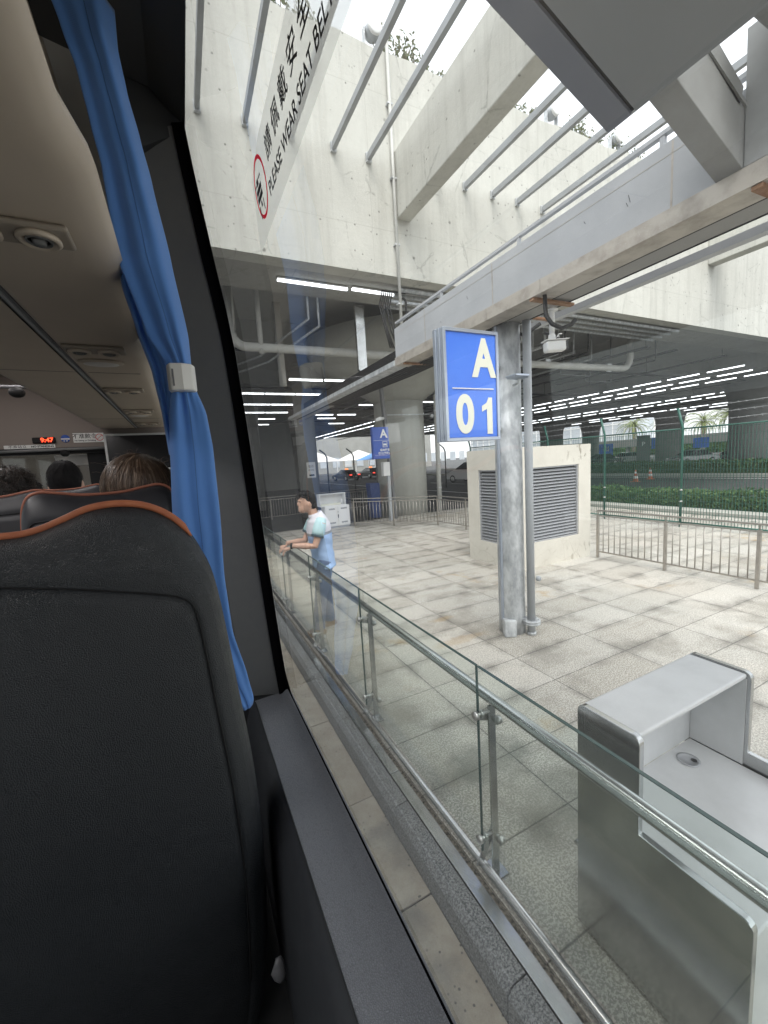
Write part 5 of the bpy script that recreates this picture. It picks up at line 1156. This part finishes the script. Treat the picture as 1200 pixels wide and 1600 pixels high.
sheet(up, 'upper_cloth', amp=.010, folds=1.15, ph=2.2)
lo = [(2.262, .000, .048), (2.192, -.014, .068), (2.109, -.022, .074), (1.948, -.034, .073), (1.78, -.030, .0665), (1.632, -.012, .071), (1.489, .034, .097), (1.425, .062, .106), (1.408, .070, .103)]
sheet(lo, 'lower_cloth', amp=.010, folds=1.1, ph=1.1)
bk = [(2.66, -.085, -.02), (2.50, -.080, .01), (2.40, -.062, .02), (2.30, -.040, .03), (2.20, -.030, .03), (2.10, -.026, .03)]
sheet(bk, 'back_fold', amp=.008, folds=2.5, ph=.3, ybase=1.155)
q = MB()
for k in range(0, 190):
    z = 3.03 - k * .0083
    rows = up if z > 2.262 else lo
    for (za, la, ra), (zb, lb, rb) in zip(rows, rows[1:]):
        if zb <= z <= za: break
    k_ = (za - z) / (za - zb); u = .55 if z > 2.262 else .62; x = la + (lb - la) * k_ + u * ((ra - la) + ((rb - lb) - (ra - la)) * k_)
    q.bar((x, 1.060, z), (x + .0004, 1.060, z - .0045), .0016, .0016)
#q.build('stitching', M_stitch, t)
q = MB(); q.loft([[(-.002, 1.068, z), (.024, 1.063, z), (.046, 1.070, z), (.053, 1.09, z), (.046, 1.13, z), (-.002, 1.13, z), (-.008, 1.09, z)] for z in (2.243, 2.247, 2.300, 2.304)]); q.build('clip', M_clip, t, bevel=.004, seg=3)
MB().box(.002, .006, 1.0655, 1.0685, 2.252, 2.29).build('clip_slot', M_groove, t)

# ---------------------------------------------------------------- seats
def seat(cx, cy, sc_, label, wave=.0, pip=M_piping, near=False):
    t = thing('passenger_chair', label, 'seat', (cx, cy, .8), 'coach seats in rows')
    half = [(.0, 2.012), (.05, 2.016), (.105, 2.008), (.145, 1.985), (.175, 1.945), (.197, 1.87), (.208, 1.78), (.218, 1.60), (.223, 1.42), (.218, 1.22), (.198, 1.02), (.17, .86)]
    if near: half = [(.0, 1.966), (.02, 1.967), (.045, 1.973), (.075, 1.985), (.11, 1.999), (.15, 2.003), (.19, 1.996), (.225, 1.976), (.252, 1.945), (.276, 1.895), (.296, 1.82), (.314, 1.6), (.327, 1.42), (.328, 1.22), (.31, .98), (.28, .86)]
    if wave: half = [(.0, 2.0), (.06, 2.003), (.12, 2.014), (.16, 2.018), (.19, 2.0), (.207, 1.94), (.215, 1.80), (.222, 1.60), (.224, 1.42), (.218, 1.22), (.198, 1.02), (.17, .86)]
    def smooth(P, n=6):
        out = []
        for i in range(len(P) - 1):
            p0 = P[max(i - 1, 0)]; p1 = P[i]; p2 = P[i + 1]; p3 = P[min(i + 2, len(P) - 1)]
            for k in range(n):
                u = k / n; out.append(tuple(.5 * ((2 * p1[a]) + (-p0[a] + p2[a]) * u + (2 * p0[a] - 5 * p1[a] + 4 * p2[a] - p3[a]) * u * u + (-p0[a] + 3 * p1[a] - 3 * p2[a] + p3[a]) * u ** 3) for a in (0, 1)))
        return out + [P[-1]]
    H_ = smooth(half); full = [(-x, z) for x, z in reversed(H_)] + H_[1:]
    def zin(z, k, x=0):
        zf = (1.905 - .24 * abs(x)) if near else 1.94
        return z * (1 - k) + k * (-math.log(math.exp(-(z - 1) * 28) + math.exp(-(zf - 1) * 28)) / 28 + 1)
    def lean(z): return -.10 * (2.0 - z) * .9 * -1 * .0 + (.06 * (z - 1.0) if False else 0)
    q = MB(); q.smooth = True; rings = []
    C0 = (0, 1.42)
    for s_, dy in ((.985, .145), (1.0, .12), (1.0, .075), (.996, .055), (.978, .033), (.945, .016), (.90, .006), (.865, .0015), (.858, .003), (.85, .0005), (.80, -.004), (.6, -.010), (.35, -.013), (.1, -.014)):
        ring = []
        for x, z in full:
            m_ = 1 - s_; dx = x * s_
            zz = zin(z, min(1, m_ / .142), x)
            if s_ < .84: zz = 1.42 + (zin(z, 1, x) - 1.42) * s_ / .85
            ring.append((cx + dx, cy + dy, zz))
        rings.append(ring)
    q.loft(rings, cap=True, closed=True); o = q.build('back_shell', M_leather if near else M_leather2, t)
    # front cushion side of the backrest (faces forward)
    q = MB(); q.smooth = True
    q.loft([[(cx + x * s_, cy + dy, .9 + (z - .9) * s2) for x, z in full] for s_, s2, dy in ((.98, .99, .150), (1.0, .995, .165), (.93, .97, .20), (.7, .85, .215), (.3, .5, .22))]); q.build('cushion', M_leather2, t)
    pth = [(cx + x * 1.002, cy + .062, z + .002) for x, z in full if z > (1.925 if near else 1.80)]
    MB().tube(pth, [(.0066 if near else .0048) * min(1, .25 + 1.5 * min(k_, len(pth) - 1 - k_) / 6) for k_ in range(len(pth))], 8).build('piping', pip, t)
    q = MB(); q.tube([(cx + x * .858, cy - .0005, zin(z, 1, x)) for x, z in full if z > 1.0], .0016, 6); q.build('seam', M_black, t)
    MB().box(cx - .20, cx + .20, cy + .1, cy + .62, .98, 1.14).build('seat_base', M_leather2, t, bevel=.03)
    MB().box(cx - .18, cx + .18, cy + .15, cy + .5, .80, .979).build('pedestal', M_black, t)
    return t
seat(-.260, .775, 1, 'black grained leather seat back with orange piping directly ahead of the viewer', near=True)
seat(-.235, 1.48, 1, 'dark seat with wavy orange piping one row further ahead', wave=1, pip=M_piping2)
seat(-.70, 2.05, 1, 'dark seat with thin orange piping at the left edge by the dark haired head', wave=1, pip=M_piping2)
seat(-.60, 2.75, 1, 'farthest dark seat below the short black haired head', wave=1, pip=M_piping2)
# ---------------------------------------------------------------- passengers
def passenger(cx, cy, cz, label, hair, style, seed):
    t = thing('person', label, 'person', (cx, cy, 1.15)); hd = Vector((cx, cy, cz)); q = MB()
    q.ell(hd, (.076, .096, .115), 20, 14); q.ell(hd + Vector((0, .06, -.06)), (.055, .05, .06)); q.ell(hd + Vector((0, .097, -.01)), (.016, .02, .028))
    for sx in (-1, 1): q.ell(hd + Vector((sx * .078, -.005, -.012)), (.012, .02, .032))
    q.tube([hd + Vector((0, -.01, -.07)), hd + Vector((0, -.02, -.20))], [.056, .062], 14)
    q.tube([hd + Vector((0, -.02, -.19)), hd + Vector((0, -.02, -.30)), hd + Vector((0, 0, -.52)), hd + Vector((0, .04, -.80))], [(.07, .08), (.11, .20), (.12, .17), (.14, .18)], 18)
    for sx in (-1, 1):
        sh = hd + Vector((sx * .185, -.02, -.29)); el = sh + Vector((sx * .03, .06, -.28)); wr = el + Vector((-sx * .08, .24, .02))
        q.tube([sh, sh.lerp(el, .5), el, el.lerp(wr, .4), wr], [.055, .048, .042, .04, .028], 12); q.ell(wr + Vector((-sx * .02, .05, 0)), (.035, .05, .02))
        for k in range(4): b = wr + Vector((-sx * .02 + (k - 1.5) * .016, .085, 0)); q.tube([b, b + Vector((0, .03, -.005)), b + Vector((0, .045, -.025))], [.009, .008, .007], 6)
        b = wr + Vector((-sx * .05, .05, 0)); q.tube([b, b + Vector((-sx * .02, .035, -.005))], [.010, .008], 6)
    remeshed(q, 'body', M_skin, t, .009, 4)
    q = MB(); q.tube([hd + Vector((0, -.02, -.17)), hd + Vector((0, -.02, -.30)), hd + Vector((0, 0, -.52)), hd + Vector((0, .04, -.80))], [(.075, .085), (.125, .225), (.135, .19), (.155, .20)], 24); q.build('shirt', M_plastic, t)
    rnd = random.Random(seed); q = MB(); HW = {'long': .112, 'short': .082, 'curly': .092}[style]; q.ell(hd + Vector((0, -.012, .018)), (HW, .104, .118), 28, 18)
    n = {'long': 1500, 'short': 900, 'curly': 1300}[style]
    for k in range(n):
        th = rnd.uniform(0, 6.283); ph = math.acos(rnd.uniform(-.25 if style != 'long' else -.1, 1)); d = Vector((math.sin(ph) * math.cos(th), math.sin(ph) * math.sin(th), math.cos(ph)))
        if d.y > .55 and d.z < .35: continue
        def surf(dd, r=1.0): return hd + Vector((0, -.012, .018)) + Vector((dd.x * HW, dd.y * .104, dd.z * .118)) * r
        pts_ = []; crown = Vector((.1, -.25, 1)).normalized(); L = {'long': .17, 'short': .045, 'curly': .05}[style]; flow = (d - crown * d.dot(crown)); flow = flow.normalized() if flow.length > 1e-3 else Vector((0, -1, 0))
        r = 1.0 + rnd.uniform(0, .045); cur = d.copy(); S = 6
        for j in range(S + 1):
            p = surf(cur, r + (.012 * j / S if style == 'long' else (.10 * j / S if style == 'curly' else .03 * j / S)))
            if style == 'curly': p += Vector((rnd.gauss(0, .006), rnd.gauss(0, .006), rnd.gauss(0, .006)))
            if style == 'long': p += Vector((math.sin(j + k) * .0012, 0, 0))
            pts_.append(p); nx = cur + (flow + Vector((rnd.gauss(0, .12), rnd.gauss(0, .12), -.35 if style == 'long' else 0))) * (L / S / .1)
            cur = nx.normalized()
            if style == 'long' and cur.z < -.35: cur.z = -.35; r += .02; cur.normalize()
        w0 = rnd.uniform(.0012, .003); b = []
        for j, p in enumerate(pts_):
            nrm = (p - hd).normalized(); tg = (pts_[min(j + 1, S)] - pts_[max(j - 1, 0)]); sd2 = nrm.cross(tg); sd2 = sd2.normalized() if sd2.length > 1e-6 else SX; ww = w0 * (1 - .8 * j / S)
            b.append((p - sd2 * ww, p + nrm * .0008, p + sd2 * ww))
        bs = [q.pts(x) for x in b]; q.smooth = True; q.m = rnd.choice((0, 0, 1, 2))
        for a_, c_ in zip(bs, bs[1:]): q.face([a_, a_ + 1, c_ + 1, c_]); q.face([a_ + 1, a_ + 2, c_ + 2, c_ + 1])
    if style == 'long':
        for k in range(26):
            d = Vector((rnd.uniform(-1, 1), rnd.uniform(-1, .3), rnd.uniform(.5, 1))).normalized(); p = hd + Vector((0, -.012, .018)) + Vector((d.x * HW, d.y * .104, d.z * .118)); e = d * .018 + Vector((rnd.gauss(0, .012), rnd.gauss(0, .01), 0))
            q.tube([p, p + e, p + e * 1.3 + Vector((rnd.gauss(0, .012), 0, -.004))], .0004, 3, False)
    q.build('hair', hair, t, recalc=False)
    return t
passenger(-.150, 1.735, 1.995, 'seated passenger with straight brown hair in the seat beneath the hanging screen', [M_hairbrn, pm('light brown hair', (.24, .17, .12), rough=.4), pm('mid brown hair', (.15, .095, .065), rough=.4)], 'long', 11)
passenger(-.625, 2.98, 2.035, 'passenger with short black hair seen between two other heads', [M_hairblk] * 3, 'short', 12)
passenger(-.67, 2.27, 1.985, 'passenger with curly dark hair at the left edge of the picture', [M_hairdk, M_hairdk, pm('dark hair sheen', (.05, .035, .028), rough=.5)], 'curly', 13)
t = thing('plastic_wrapper', 'small clear crumpled wrapper tucked beside the seat in the dark gap', 'wrapper', (.062, .70, 1.10))
q = MB(); rnd = random.Random(2); q.smooth = True
q.loft([[(.06 + .012 * math.cos(a_ * 1.05) * s_ + rnd.gauss(0, .0015), .69 + .006 * math.sin(a_ * 1.05) * s_, 1.085 + h_) for a_ in range(6)] for s_, h_ in ((.3, 0), (.9, .012), (1.0, .03), (.8, .045), (.5, .055))]); q.build('film', pm('crumpled clear film', (.16, .16, .17), rough=.3), t)
